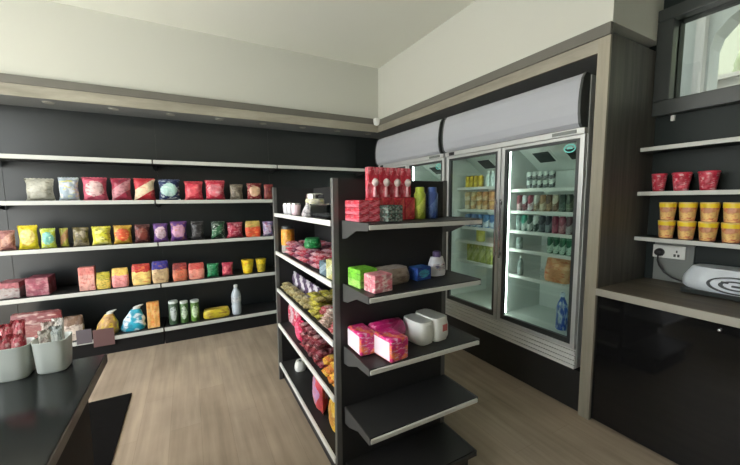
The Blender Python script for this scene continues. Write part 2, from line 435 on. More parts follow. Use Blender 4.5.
# ------------------------------------------------------------------ shelving along the back wall
BAYX = (-1.525, -.29, .945); BAYW = 1.235
ZS = (.176, .648, 1.080, 1.512, 1.912)                 # tops of the shelves
def bay(x, label):
    t = thing('wall_shelving', label, 'shelving', (x, 4.02, 0), 0, 'shelving bays along the back wall')
    MB().box(.002, BAYW - .002, .415, .425, .01, 2.38).build('back_panel', M['dark'], t)
    for sx in (0, BAYW - .012): MB().box(sx, sx + .012, .411, .43, 0, 2.38).build('upright', M['dark'], t)
    MB().box(.004, BAYW - .004, .03, .41, 0, ZS[0] - .026).build('plinth', M['basedark'], t)
    for z in ZS:
        s = MB().box(.006, BAYW - .006, .012, .412, z - .024, z).build('shelf', M['shelf'], t)
        MB().box(.006, BAYW - .006, 0, .012, z - .034, z + .004).build('price_rail', M['railw'], s, bevel=.002)
        for sx in (.004, BAYW - .016):
            MB().prism([(.03, z - .03), (.40, z - .08), (.40, z - .025), (.03, z - .025)], 'x', sx, sx + .006).build('bracket', M['shelf'], s)
    return t
b0 = bay(BAYX[0], 'left bay of the dark wall shelving with pale shelf edges, behind the white buckets')
dup(b0, (BAYX[1], 4.02, 0), 0, 'middle bay of the dark wall shelving, holding the water bottle')
dup(b0, (BAYX[2], 4.02, 0), 0, 'right bay of the dark wall shelving, mostly behind the free-standing rack')

# ------------------------------------------------------------------ packs
def seal(mb, w, z, t=.004, h=.012, nz=14, seed=0):
    vs = []; fs = []
    for i in range(nz + 1):
        u = -1 + 2 * i / nz; zz = .0025 * ((i % 2) * 2 - 1); y = .004 * math.sin(u * 5 + seed)
        vs += [(u * w / 2, y - t / 2, z), (u * w / 2, y + t / 2, z), (u * w / 2, y - t / 2, z + h + zz), (u * w / 2, y + t / 2, z + h + zz)]
    for i in range(nz):
        a = 4 * i
        fs += [(a, a + 4, a + 6, a + 2), (a + 1, a + 3, a + 7, a + 5), (a + 2, a + 6, a + 7, a + 3), (a, a + 1, a + 5, a + 4)]
    fs += [(0, 2, 3, 1), (4 * nz, 4 * nz + 1, 4 * nz + 3, 4 * nz + 2)]
    return mb.add(vs, fs)

def make_pack(kind, name, w, h, base, panel, accent, label, cat, loc, rz=0, style=None, group=None, dep=None):
    sd = (sum(base) * 31 + sum(panel)) % 991
    st = sd % 4 if style is None else style
    if kind == 'bag':
        d = dep or min(.10, w * .5)
        mat = pack_mat(base, panel, accent, st if st != 2 else 0)
        o = MB().pillow(w, h - .012, d, sd).build(name, mat, loc=loc, rz=rz)
        seal(MB(), w * .97, h - .016, seed=sd).build('top_seal', pack_mat(base, base, accent, 3), o)
    elif kind == 'pouch':
        d = dep or min(.09, w * .5)
        mat = pack_mat(base, panel, accent, 2 if style is None else st)
        o = MB().rounded(w, d, h - .014, .98, seed=sd, pinch=.22).build(name, mat, loc=loc, rz=rz)
        seal(MB(), w * .93, h - .018, .006, .018, seed=sd).build('top_seal', pack_mat(base, base, accent, 3), o)
    elif kind == 'box':
        d = dep or min(.09, max(w * .5, .05))
        mat = pack_mat(base, panel, accent, st, .5)
        o = MB().box(-w / 2, w / 2, -d / 2, d / 2, 0, h).build(name, mat, loc=loc, rz=rz, bevel=.004)
        MB().box(-w / 2 + .004, w / 2 - .004, -d / 2 + .003, d / 2 - .003, h, h + .0015).build('flap', pack_mat(base, base, panel, 3, .5), o)
    elif kind == 'tube':
        r = w / 2 - .001
        o = MB().lathe([(r * .94, 0), (r, .006), (r, h * .9), (r * .97, h * .905)], 20).build(name, pack_mat(base, panel, accent, 0), loc=loc)
        MB().lathe([(r * 1.02, h * .9), (r * 1.02, h * .985), (r * .95, h)], 20).build('lid', M['bucket'], o)
    elif kind == 'cup':
        r = w / 2 - .001
        o = MB().lathe([(r * .70, 0), (r * .72, .006), (r * .97, h * .93), (r * .97, h * .95)], 20).build(name, pack_mat(base, panel, accent, st), loc=loc)
        MB().lathe([(r, h * .94), (r, h * .985), (r * .93, h)], 20).build('lid', pack_mat(panel, base, accent, 3), o)
    elif kind == 'lying':
        mat = pack_mat(base, panel, accent, 4)
        o = MB().rounded(w, dep or .16, h, .9, seed=sd, p=4.5, pinch=.8).build(name, mat, loc=loc, rz=rz)
    elif kind == 'breadbag':
        r = w / 2
        hh = h * .86
        mb = MB().rounded(w, w * .62, hh, .34, seed=sd, p=2.4, pinch=.3, lv=10)
        mb.v = [(q[0] * (1 + .05 * math.sin(q[2] * 70 + q[1] * 40)) + .14 * w * (q[2] / hh), q[1], q[2]) for q in mb.v]
        o = mb.build(name, pack_mat(base, panel, accent, 3), loc=loc, rz=rz)
        nk = MB().lathe([(r * .33, hh - .006), (r * .26, hh + (h - hh) * .35), (r * .36, hh + (h - hh) * .8), (r * .30, h)], 12)
        nk.v = [(q[0] * 1.25 + .14 * w + (q[2] - hh) * .9, q[1] * .6, q[2] + q[0] * .25) for q in nk.v]
        nk.build('twisted_neck', M['tissue'], o)
    elif kind == 'bottle':
        r = w / 2 - .001
        prof = [(r * .85, 0), (r, .012), (r, h * .3), (r * .94, h * .33), (r * .94, h * .36), (r, h * .39), (r, h * .66), (r * .8, h * .76), (r * .42, h * .87), (r * .36, h * .92)]
        o = MB().lathe(prof, 20).build(name, plain('bottle_plastic', base, .15, var=.08), loc=loc)
        MB().lathe([(r * .42, h * .915), (r * .42, h * .985), (r * .36, h)], 16).build('cap', M['white'], o)
        MB().lathe([(r * 1.012, h * .42), (r * 1.012, h * .62)], 20).build('label_band', pack_mat(panel, base, accent, 3), o)
    tag(o, label, cat, group)
    return o

BACK=[
(2, 'bag', -1.177, 1.512, 0.21, 0.209, (165, 163, 148), (185, 183, 168), (120, 118, 100), 'snack_bag', 'beige snack bag at the left end of the second wall shelf', 'snack bag'),
(2, 'bag', -0.973, 1.512, 0.159, 0.223, (150, 165, 175), (205, 210, 215), (215, 205, 80), 'snack_bag', 'pale blue-white snack bag with a yellow corner, next to the beige bag', 'snack bag'),
(2, 'bag', -0.781, 1.512, 0.199, 0.228, (205, 95, 115), (225, 190, 185), (150, 50, 70), 'snack_bag', 'pink snack bag with a white panel, second wall shelf', 'snack bag'),
(2, 'bag', -0.575, 1.512, 0.172, 0.223, (165, 55, 75), (190, 130, 135), (110, 60, 70), 'snack_bag', 'dusky red and grey snack bag right of the pink bag', 'snack bag'),
(2, 'bag', -0.381, 1.512, 0.19, 0.228, (190, 50, 60), (225, 205, 170), (220, 120, 110), 'snack_bag', 'red snack bag with a cream panel beside the navy and mint bag', 'snack bag'),
(2, 'bag', -0.163, 1.512, 0.202, 0.223, (40, 55, 95), (170, 205, 195), (230, 240, 235), 'snack_bag', 'navy and mint green snack bag on the second wall shelf', 'snack bag'),
(2, 'bag', 0.063, 1.512, 0.186, 0.206, (200, 50, 70), (215, 85, 95), (225, 130, 125), 'snack_bag', 'plain red snack bag right of the navy and mint bag', 'snack bag'),
(2, 'bag', 0.275, 1.512, 0.207, 0.221, (205, 55, 75), (225, 120, 130), (235, 190, 190), 'snack_bag', 'red snack bag with pale speckles, rightmost of the red pair', 'snack bag'),
(2, 'bag', 0.496, 1.512, 0.145, 0.181, (110, 100, 85), (150, 142, 125), (80, 70, 60), 'snack_bag', 'small grey-brown snack bag on the second wall shelf', 'snack bag'),
(2, 'bag', 0.693, 1.512, 0.174, 0.196, (140, 45, 50), (215, 175, 140), (230, 205, 175), 'snack_bag', 'small maroon snack bag with a cream centre', 'snack bag'),
(2, 'bag', 0.852, 1.512, 0.112, 0.186, (120, 45, 50), (150, 80, 65), (110, 60, 50), 'snack_bag', 'dark maroon snack bag last at the right end of the second wall shelf', 'snack bag'),
(3, 'bag', -1.42, 1.08, 0.115, 0.181, (150, 100, 90), (180, 135, 115), (120, 70, 75), 'snack_bag', 'brownish pink snack bag at the left edge of the third wall shelf', 'snack bag'),
(3, 'bag', -1.284, 1.08, 0.14, 0.219, (222, 205, 50), (235, 215, 130), (200, 150, 40), 'snack_bag', 'bright yellow snack bag on the third wall shelf', 'snack bag'),
(3, 'bag', -1.148, 1.08, 0.112, 0.186, (190, 205, 70), (120, 190, 170), (215, 235, 200), 'snack_bag', 'lime snack bag with a teal stripe beside the bright yellow bag', 'snack bag'),
(3, 'bag', -1.049, 1.08, 0.069, 0.181, (165, 160, 60), (180, 130, 80), (110, 130, 60), 'snack_bag', 'narrow olive snack bag behind the lime one', 'snack bag'),
(3, 'bag', -0.916, 1.08, 0.128, 0.185, (105, 95, 50), (150, 140, 115), (50, 45, 50), 'snack_bag', 'dull olive snack bag with dark scribbles, third wall shelf', 'snack bag'),
(3, 'bag', -0.76, 1.08, 0.157, 0.187, (210, 205, 60), (225, 220, 130), (60, 50, 40), 'snack_bag', 'yellow snack bag with a slanted dark stripe', 'snack bag'),
(3, 'bag', -0.59, 1.08, 0.157, 0.19, (190, 150, 50), (215, 90, 55), (235, 200, 120), 'snack_bag', 'orange-yellow snack bag with a red panel', 'snack bag'),
(3, 'bag', -0.427, 1.08, 0.139, 0.193, (85, 45, 45), (130, 60, 50), (150, 110, 90), 'snack_bag', 'dark brown snack bag between the orange and purple ones', 'snack bag'),
(3, 'bag', -0.266, 1.08, 0.137, 0.197, (95, 60, 125), (195, 170, 180), (120, 90, 70), 'snack_bag', 'purple snack bag with a white middle, third wall shelf', 'snack bag'),
(3, 'bag', -0.102, 1.08, 0.162, 0.212, (100, 60, 130), (200, 150, 175), (190, 130, 80), 'snack_bag', 'purple and pink snack bag right of the white-middled purple bag', 'snack bag'),
(3, 'bag', 0.078, 1.08, 0.131, 0.205, (40, 38, 38), (60, 58, 58), (110, 110, 110), 'snack_bag', 'black snack bag with a grey mark', 'snack bag'),
(3, 'bag', 0.283, 1.08, 0.149, 0.198, (35, 60, 45), (60, 110, 75), (210, 215, 205), 'snack_bag', 'dark green snack bag with white streaks', 'snack bag'),
(3, 'bag', 0.461, 1.08, 0.177, 0.18, (150, 35, 60), (185, 70, 85), (225, 180, 185), 'snack_bag', 'crimson snack bag with a pale streak beside the dark green bag', 'snack bag'),
(3, 'pouch', 0.659, 1.08, 0.164, 0.184, (185, 165, 85), (225, 85, 50), (235, 170, 110), 'snack_pouch', 'olive pouch with an orange panel near the right end of the third wall shelf', 'snack pouch'),
(3, 'bag', 0.83, 1.08, 0.124, 0.178, (130, 120, 165), (205, 190, 210), (180, 60, 90), 'snack_bag', 'lilac snack bag last on the third wall shelf', 'snack bag'),
(4, 'box', -1.448, 0.648, 0.147, 0.139, (165, 95, 100), (160, 150, 145), (120, 60, 70), 'snack_carton', 'flat pink-grey carton at the left edge of the fourth wall shelf', 'carton'),
(4, 'box', -1.255, 0.648, 0.157, 0.162, (150, 75, 90), (175, 120, 125), (110, 55, 65), 'snack_carton', 'flat pink carton standing apart on the fourth wall shelf', 'carton'),
(4, 'box', -0.895, 0.648, 0.123, 0.227, (215, 130, 120), (225, 165, 150), (180, 80, 80), 'biscuit_packet', 'pale pink biscuit packet on the fourth wall shelf', 'packet'),
(4, 'pouch', -0.774, 0.648, 0.108, 0.164, (195, 180, 60), (225, 195, 90), (90, 120, 40), 'snack_pouch', 'yellow pouch next to the pale pink packet', 'snack pouch'),
(4, 'pouch', -0.638, 0.648, 0.133, 0.19, (225, 190, 90), (230, 150, 145), (200, 90, 80), 'snack_pouch', 'yellow pouch with a pink front, fourth wall shelf', 'snack pouch'),
(4, 'pouch', -0.461, 0.648, 0.157, 0.214, (185, 50, 45), (235, 205, 120), (215, 130, 70), 'snack_pouch', 'pouch with a red top and a cream yellow front', 'snack pouch'),
(4, 'pouch', -0.294, 0.648, 0.146, 0.229, (55, 50, 140), (205, 175, 130), (150, 110, 80), 'snack_pouch', 'pouch with a deep blue top and a tan front', 'snack pouch'),
(4, 'pouch', -0.113, 0.648, 0.135, 0.19, (130, 45, 45), (190, 110, 80), (220, 90, 60), 'snack_pouch', 'brown-red pouch on the fourth wall shelf', 'snack pouch'),
(4, 'pouch', 0.045, 0.648, 0.151, 0.175, (215, 95, 85), (230, 150, 130), (200, 60, 60), 'snack_pouch', 'salmon pink pouch right of the brown-red pouch', 'snack pouch'),
(4, 'bag', 0.209, 0.648, 0.127, 0.159, (20, 115, 65), (40, 140, 85), (150, 200, 170), 'snack_bag', 'green snack bag on the fourth wall shelf', 'snack bag'),
(4, 'bag', 0.36, 0.648, 0.122, 0.156, (175, 35, 70), (200, 90, 100), (220, 140, 130), 'snack_bag', 'crimson snack bag right of the green bag', 'snack bag'),
(4, 'cup', 0.587, 0.648, 0.146, 0.158, (235, 200, 30), (240, 215, 60), (225, 120, 30), 'snack_tub', 'yellow tub with a dark foot, left of a pair', 'tub'),
(4, 'cup', 0.74, 0.648, 0.128, 0.156, (230, 200, 35), (200, 175, 50), (100, 95, 40), 'snack_tub', 'yellow tub with dark marks, right of a pair', 'tub'),
(5, 'pouch', -1.289, 0.176, 0.359, 0.318, (120, 55, 55), (150, 85, 80), (200, 170, 160), 'snack_pouch', 'wide red and pink pouch behind the white buckets', 'snack pouch'),
(5, 'pouch', -1.029, 0.176, 0.141, 0.234, (120, 95, 75), (200, 185, 170), (90, 70, 60), 'snack_pouch', 'brown pouch with a pale front behind the right bucket', 'snack pouch'),
(5, 'breadbag', -0.787, 0.176, 0.191, 0.232, (190, 150, 90), (220, 190, 50), (120, 70, 50), 'bread_bag', 'yellow and brown bread bag with a white twisted neck', 'bread bag'),
(5, 'breadbag', -0.568, 0.176, 0.212, 0.248, (40, 160, 185), (220, 235, 240), (30, 110, 150), 'bread_bag', 'teal and white bread bag with a gathered neck', 'bread bag'),
(5, 'box', -0.382, 0.176, 0.109, 0.272, (225, 160, 80), (235, 190, 120), (225, 110, 60), 'biscuit_packet', 'tall orange packet on the bottom wall shelf', 'packet'),
(5, 'tube', -0.199, 0.176, 0.092, 0.254, (70, 95, 70), (185, 195, 190), (30, 50, 40), 'snack_tube', 'leftmost of three silver-green snack tubes', 'snack tube'),
(5, 'tube', -0.098, 0.176, 0.08, 0.239, (80, 115, 60), (190, 205, 180), (30, 60, 40), 'snack_tube', 'middle one of three silver-green snack tubes', 'snack tube'),
(5, 'tube', 0.006, 0.176, 0.088, 0.234, (95, 135, 55), (185, 205, 165), (30, 60, 40), 'snack_tube', 'greenest and rightmost of three snack tubes', 'snack tube'),
(5, 'lying', 0.226, 0.176, 0.275, 0.095, (205, 185, 50), (225, 200, 80), (150, 100, 60), 'snack_bag', 'yellow snack bag lying flat on the bottom wall shelf', 'snack bag'),
(5, 'bottle', 0.441, 0.176, 0.109, 0.348, (190, 200, 205), (215, 220, 220), (240, 240, 240), 'water_bottle', 'clear water bottle with a white cap on the bottom wall shelf', 'bottle'),
]
FR=[('R1', 1.602, 1.845, 5, 1.583, 1.717), ('R2', 1.456, 1.934, 9, 1.402, 1.543), ('R3', 1.448, 1.937, 9, 1.236, 1.378), ('R4g', 1.44, 1.644, 4, 1.078, 1.216), ('R4l', 1.862, 1.932, 1, 1.08, 1.183), ('R5o', 1.474, 1.667, 1, 0.846, 1.088), ('R5b', 1.853, 1.902, 1, 0.858, 1.03), ('R6', 1.451, 1.536, 1, 0.535, 0.821), ('L1y', 2.321, 2.545, 4, 1.618, 1.725), ('L1w', 2.178, 2.284, 2, 1.61, 1.748), ('L2', 2.171, 2.553, 5, 1.404, 1.577), ('L3', 2.154, 2.548, 5, 1.231, 1.376), ('L4b', 2.305, 2.395, 1, 1.103, 1.22), ('L4p', 2.177, 2.497, 1, 0.889, 1.105), ('R5shelf', 1.475, 1.901, 1, 0.856, 1.074)]
for (s, kind, x, z, w_, h, base, panel, accent, name, label, cat) in BACK:
    dep = None; y = 4.085
    if kind == 'bag': dep = min(.10, w_ * .5); y += dep / 2
    elif kind in ('tube', 'bottle', 'cup'): y += w_ / 2
    elif kind == 'lying': dep = .13; y += .07
    elif kind == 'breadbag': y += w_ * .33
    else: dep = min(.09, max(w_ * .5, .05)); y += dep / 2 + .004
    if name == 'snack_carton': dep = .2; y = 4.20
    gr = {2: 'packs on the second wall shelf', 3: 'packs on the third wall shelf', 4: 'packs on the fourth wall shelf', 5: 'packs on the bottom wall shelf'}[s]
    rz = 0 if kind in ('tube', 'bottle', 'cup', 'lying') or name == 'snack_carton' else random.uniform(-.09, .09)
    if 'narrow olive' in label: y += .06
    make_pack(kind, name, w_, h, base, panel, accent, label, cat, (x, y, z + .001), rz, group=gr, dep=dep)

for x, w_, z0, z1, c, lab in ((-.938, .115, .154, .29, (92, 85, 90), 'grey-purple price card hanging on the bottom wall shelf edge'), (-.79, .165, .10, .27, (98, 70, 68), 'brownish pink price card hanging on the bottom wall shelf edge')):
    o = MB().box(-w_ / 2, w_ / 2, -.004, 0, z0, z1).build('price_card', plain('card', c, .6), loc=(x, 4.0199, 0)); tag(o, lab, 'price card', 'price cards on the bottom wall shelf')

# ------------------------------------------------------------------ counter at the left
t = thing('service_counter', 'black stone counter at the lower left carrying two white buckets', 'counter', (-1.1, 1.1, 0))
MB().box(-.90, .728, -.7, .80, .762, .80).build('worktop', M['stone'], t, bevel=.004)
MB().box(.728, .732, -.7, .804, .760, .797).build('edge_strip', M['stoneedge'], t)
MB().box(-.84, .665, -.64, .74, 0, .762).build('base_cabinet', M['basedark'], t, bevel=.003)
o = MB().box(-1.3, -.465, 1.98, 3.09, 0, .010).build('floor_mat', M['mat'], bevel=.004); tag(o, 'black rubber mat on the wooden floor beyond the stone counter', 'mat')
def bucket(loc, label):
    t = thing('bucket', label, 'bucket', loc, 0, 'buckets on the counter')
    pr = [(.043, 0), (.050, .008), (.056, .10), (.0575, .132), (.0585, .135), (.056, .136), (.053, .132), (.052, .1), (.046, .014)]
    MB().lathe(pr, 32, sq=4.).build('body', M['bucket'], t)
    return t
bucket((-.53, 1.83, .80), 'right white plastic bucket on the stone counter, holding pale packs')
bucket((-.648, 1.825, .80), 'left white plastic bucket on the stone counter, full of red packs')
RB = ((175, 45, 60), (205, 120, 125), (225, 190, 185)); 
for i, (dx, dy, h, a, lab) in enumerate(((-.020, -.020, .17, .3, 'front left red snack sachet in the left bucket'), (.018, -.016, .165, -.2, 'front right red snack sachet in the left bucket'),
        (-.02, .018, .205, .2, 'back left red snack sachet in the left bucket'), (.02, .02, .215, -.1, 'tall red snack sachet at the back right of the left bucket'))):
    make_pack('bag', 'snack_sachet', .044, h, RB[0], RB[1], RB[2], lab, 'sachet', (-.648 + dx * .8, 1.825 + dy * .8, .815), a, style=3, group='red sachets in the left bucket', dep=.022)
GB = (((185, 178, 165), (150, 130, 120), (220, 215, 205), 'pale sachet at the front left of the right bucket'), ((150, 158, 152), (180, 184, 178), (200, 205, 200), 'grey-green sachet at the front right of the right bucket'),
      ((205, 190, 180), (225, 220, 210), (150, 90, 80), 'cream sachet at the back left of the right bucket'), ((210, 205, 198), (230, 225, 220), (160, 150, 140), 'tall off-white sachet at the back right of the right bucket'))
for (dx, dy, h, a), (b1, b2, b3, lab) in zip(((-.022, -.018, .165, .2), (.02, -.016, .175, -.15), (-.018, .018, .19, .1), (.022, .02, .2, -.2)), GB):
    make_pack('bag', 'snack_sachet', .044, h, b1, b2, b3, lab, 'sachet', (-.53 + dx * .8, 1.83 + dy * .8, .815), a, style=0, group='pale sachets in the right bucket', dep=.022)

# ------------------------------------------------------------------ free-standing rack (gondola)
G = thing('display_rack', 'black free-standing shop rack with shelves on its sides and end', 'shelving', (.95, 2.1, 0))
def gl(mb, name, m, parent=G, bevel=0):
    mb.v = [(p[0] - .95, p[1] - 2.1, p[2]) for p in mb.v]; return mb.build(name, m, parent, bevel=bevel)
GX0, GX1, GY0, GY1 = .60, 1.30, 1.49, 2.74
gl(MB().box(GX0 + .03, GX1, GY0 - .012, GY0 + .012, 0, 1.60), 'end_panel', M['blackm'])
gl(MB().box(GX0 + .03, GX1, GY1 - .006, GY1 + .006, 0, 1.60), 'end_panel', M['blackm'])
gl(MB().box(.94, .96, GY0 + .012, GY1 - .006, .1, 1.60), 'spine_panel', M['blackm'])
for x in (GX0, GX1 - .03):
    for y in (GY0 - .014, GY1 - .014): gl(MB().box(x, x + .03, y, y + .028, 0, 1.605), 'post', M['post'], bevel=.003)
GZ = (.155, .492, .787, 1.092, 1.398)
for sgn in (0, 1):
    for i, z in enumerate(GZ):
        xf = GX0 if not sgn else GX1; xb = .938 if not sgn else .962; q = 1 if not sgn else -1
        s = gl(MB().box(min(xf + q * .014, xb), max(xf + q * .014, xb), GY0 + .02, GY1 - .02, z - .02, z), 'shelf', M['shelf'])
        gl(MB().box(min(xf, xf + q * .014), max(xf, xf + q * .014), GY0 + .028, GY1 - .028, z - .024, z + .004), 'price_rail', M['rail'], s, bevel=.003)
    xa = GX0 + .04 if not sgn else .96; gl(MB().box(xa, xa + .30, GY0 + .02, GY1 - .02, 0, .13), 'plinth', M['blackm'])
EX0, EX1, EY0 = .648, 1.286, 1.20
EZ = (.155, .458, .775, 1.092, 1.400)
for i, z in enumerate(EZ):
    s = gl(MB().box(EX0, EX1, EY0 + .012, GY0 - .016, z - .020, z), 'end_shelf', M['shelf'])
    gl(MB().box(EX0 - .002, EX1 + .002, EY0, EY0 + .012, z - .024, z - .004), 'price_rail', M['rail_shaded'] if i else M['blackm'], s, bevel=.003)
    for x in (EX0 - .006, EX1):
        gl(MB().prism([(EY0 + .004, z - .028), (EY0 + .12, z - .036), (GY0 - .07, z - .078), (GY0 - .02, z - .085), (GY0 - .02, z + .004), (EY0 + .004, z + .004)], 'x', x, x + .006), 'bracket', M['bracket'], s)
gl(MB().box(EX0 + .02, EX1 - .02, EY0 + .04, GY0 - .02, 0, .13), 'plinth', M['blackm'])

# left side, top shelf
zt = GZ[4] + .001
for i, y in enumerate((2.53, 2.42, 2.30)):
    c = ((205, 205, 208), (205, 205, 208), (222, 196, 204))[i]
    o = MB().lathe([(.026, 0), (.03, .01), (.034, .075), (.032, .078)], 16).build('cup', plain('cup_plastic', c, .25, var=.15), loc=(.66, y, zt))
    MB().lathe([(.035, .072), (.035, .08), (.03, .084)], 16).build('lid', M['chrome'], o)
    tag(o, ('silver cup at the far end of the rack\'s top side shelf', 'silver cup between the far cup and the pinkish cup on the rack\'s top side shelf', 'pinkish cup on the rack\'s top side shelf')[i], 'cup', 'cups on the top side shelf')
o = MB().lathe([(.05, 0), (.06, .01), (.062, .10), (.055, .115)], 20).build('storage_jar', pack_mat((215, 210, 190), (225, 220, 170), (130, 130, 125), 3), loc=(.74, 2.13, zt))
MB().lathe([(.06, .112), (.06, .14), (.05, .147)], 20).build('lid', M['chrome'], o); tag(o, 'cream jar with a metal lid on the rack\'s top side shelf', 'jar')
t = thing('clear_tray', 'clear plastic tray near the corner post on the rack\'s top side shelf', 'tray', (.69, 1.77, zt))
MB().box(-.06, .06, -.13, .13, 0, .004).build('base', M['clear'], t)
for b in ((-.06, -.057, -.13, .13), (.057, .06, -.13, .13), (-.057, .057, -.13, -.127), (-.057, .057, .127, .13)): MB().box(b[0], b[1], b[2], b[3], .004, .075).build('side', M['clear'], t)
mb = MB()
for y in (-.13, .13):
    mb.tube([(-.06, y, .077), (.06, y, .077)], .003)
for x in (-.06, .06): mb.tube([(x, -.13, .077), (x, .13, .077)], .003)
mb.build('rim', M['chrome'], t)
for i in range(10):
    o = MB().pillow(.045, .05, .022, i, lying=True, nu=7, nv=7).build('sweet', pack_mat((200, 198, 195), (120, 118, 118), (235, 235, 235), 4), loc=(.69 + (-.028, .028)[i % 2], 1.67 + .05 * (i // 2), zt + .006), rz=random.uniform(-.25, .25))
    tag(o, 'small silver-grey wrapped sweet in the clear tray on the rack', 'sweet', 'sweets in the clear tray')
o = make_pack('pouch', 'clear_bag', .1, .085, (205, 200, 202), (150, 150, 152), (235, 232, 235), 'crumpled clear bag beside the cups on the rack\'s top side shelf', 'bag', (.655, 2.03, zt), 1.4, style=3, dep=.07)

def pile(z, x0, x1, y0, y1, nx, ny, layers, size, cols, name, label, cat, group, lying=True, jit=.25):
    """countable packs lying in rows and layers; every pack its own object"""
    w_, d_, t_ = size; protos = []
    for c in cols: protos.append(None)
    k = 0
    for L in range(layers):
        for i in range(nx):
            for j in range(ny - (L % 2)):
                x = x0 + (i + .5) * (x1 - x0) / nx; y = y0 + (j + .5 + .5 * (L % 2)) * (y1 - y0) / ny
                x += random.uniform(-1, 1) * .004; y += random.uniform(-1, 1) * .006
                ci = k % len(cols); k += 1
                loc = (x, y, z + L * t_ * .98); rz = PI / 2 + random.uniform(-jit, jit)
                tl = .08 if L else 0.0; rot = (random.uniform(-tl, tl), random.uniform(-tl, tl), rz)
                if protos[ci] is None:
                    o = MB().pillow(w_, d_, t_, 50 + ci, lying=True, nu=9, nv=9).build(name, pack_mat(*cols[ci], 4), loc=loc); o.rotation_euler = rot
                    tag(o, label, cat, group); protos[ci] = o
                else: dup(protos[ci], loc, rot=rot)

def stand_row(z, x, y0, y1, n, size, cols, name, labf, cat, group, kind='bag', lean=.0):
    protos = {}
    for j in range(n):
        y = y0 + (j + .5) * (y1 - y0) / n; ci = j % len(cols)
        lab = labf(n - 1 - j) if callable(labf) else labf
        if ci not in protos:
            protos[ci] = make_pack(kind, name, size[0], size[1], *cols[ci], lab, cat, (x, y, z), -PI / 2 + .05, style=0, group=group, dep=size[2])
        else: dup(protos[ci], (x, y, z), -PI / 2 + random.uniform(-.1, .1), lab)

# second shelf from the top
z = GZ[3] + .001
o = MB().lathe([(.046, 0), (.05, .008), (.05, .09), (.05, .1)], 20).build('snack_jar', plain('clear_jar', (170, 165, 160), .15, var=.2), loc=(.68, 2.62, z))
MB().lathe([(.051, .06), (.051, .18), (.048, .184)], 20).build('label_band', pack_mat((225, 150, 40), (235, 175, 70), (190, 90, 30), 3), o)
MB().lathe([(.047, .184), (.047, .205), (.04, .208)], 20).build('lid', M['darkgrey'], o); tag(o, 'jar with an orange wrap at the far end of the rack\'s second side shelf', 'jar')
pile(z, .63, .925, 1.74, 2.55, 3, 8, 3, (.096, .093, .034), [((190, 60, 80), (225, 160, 170), (235, 215, 215)), ((205, 150, 160), (190, 60, 75), (235, 225, 225)), ((120, 50, 75), (190, 130, 150), (225, 215, 220))],
     'biscuit_pack', 'pink and red pack in the pile on the rack\'s second side shelf', 'pack', 'pink and red packs on the second side shelf')
make_pack('lying', 'snack_pack', .15, .055, (20, 120, 60), (50, 150, 85), (140, 200, 150), 'green pack lying on top of the pink pile on the rack', 'pack', (.70, 2.08, z + .107), PI / 2 - .3, dep=.11)
make_pack('box', 'small_carton', .085, .075, (90, 115, 125), (140, 160, 170), (70, 85, 95), 'small blue-grey carton on the rack\'s second side shelf', 'carton', (.655, 1.705, z), -PI / 2 + .1, style=1, dep=.06)
make_pack('box', 'small_carton', .10, .10, (190, 185, 120), (205, 210, 170), (120, 140, 70), 'small cream carton beside the corner post of the rack', 'carton', (.655, 1.59, z), -PI / 2 + .1, style=1, dep=.06)
# third shelf
z = GZ[2] + .001
stand_row(z, .74, 2.02, 2.70, 8, (.082, .135, .045), [((75, 60, 85), (205, 200, 205), (120, 100, 130)), ((200, 195, 200), (85, 65, 95), (150, 130, 160))], 'snack_pack',
          lambda j: 'silver and purple pack standing on the rack\'s third side shelf, ' + ORD[j] + ' from its far end', 'pack', 'silver and purple packs on the third side shelf')
pile(z, .62, .70, 2.05, 2.70, 1, 8, 2, (.075, .07, .032), [((165, 150, 100), (200, 185, 140), (110, 95, 60)), ((185, 175, 130), (140, 125, 80), (220, 215, 190))], 'snack_pack',
     'small beige-gold pack lying before the silver and purple packs', 'pack', 'beige-gold packs on the third side shelf')
pile(z, .63, .925, 1.83, 2.02, 4, 3, 5, (.062, .07, .028), [((175, 165, 65), (205, 195, 90), (120, 105, 50)), ((150, 140, 80), (190, 175, 115), (90, 80, 50)), ((190, 180, 70), (160, 150, 60), (225, 220, 150))],
     'snack_pack', 'olive-yellow pack in the heap on the rack\'s third side shelf', 'pack', 'olive-yellow packs on the third side shelf')
pile(z, .63, .925, 1.525, 1.81, 4, 4, 4, (.066, .07, .03), [((190, 165, 150), (225, 215, 200), (150, 60, 70)), ((180, 80, 85), (220, 170, 165), (235, 225, 215)), ((120, 100, 85), (190, 175, 160), (90, 70, 60))],
     'snack_pack', 'cream and pink pack in the heap by the corner post, third side shelf', 'pack', 'cream and pink packs on the third side shelf')
# fourth shelf
z = GZ[1] + .001
stand_row(z, .70, 2.38, 2.70, 4, (.076, .19, .05), [((200, 80, 105), (225, 195, 200), (150, 40, 65)), ((215, 175, 180), (200, 60, 85), (235, 225, 225))], 'snack_bag',
          lambda j: 'pink bag standing on the rack\'s fourth side shelf, ' + ORD[j] + ' from its far end', 'snack bag', 'pink bags on the fourth side shelf')
make_pack('bag', 'snack_bag', .15, .17, (215, 40, 85), (235, 85, 125), (245, 170, 190), 'hot pink bag with a curl, leaning on the rack\'s fourth side shelf', 'snack bag', (.665, 2.29, z), -PI / 2, style=0, dep=.07)
pile(z, .63, .925, 1.81, 2.22, 4, 5, 5, (.076, .07, .034), [((125, 45, 55), (190, 130, 135), (80, 30, 40)), ((150, 65, 70), (205, 165, 160), (90, 40, 45)), ((100, 45, 50), (170, 90, 90), (215, 190, 185))],
     'snack_pack', 'dark red pack in the heap on the rack\'s fourth side shelf', 'pack', 'dark red packs on the fourth side shelf')
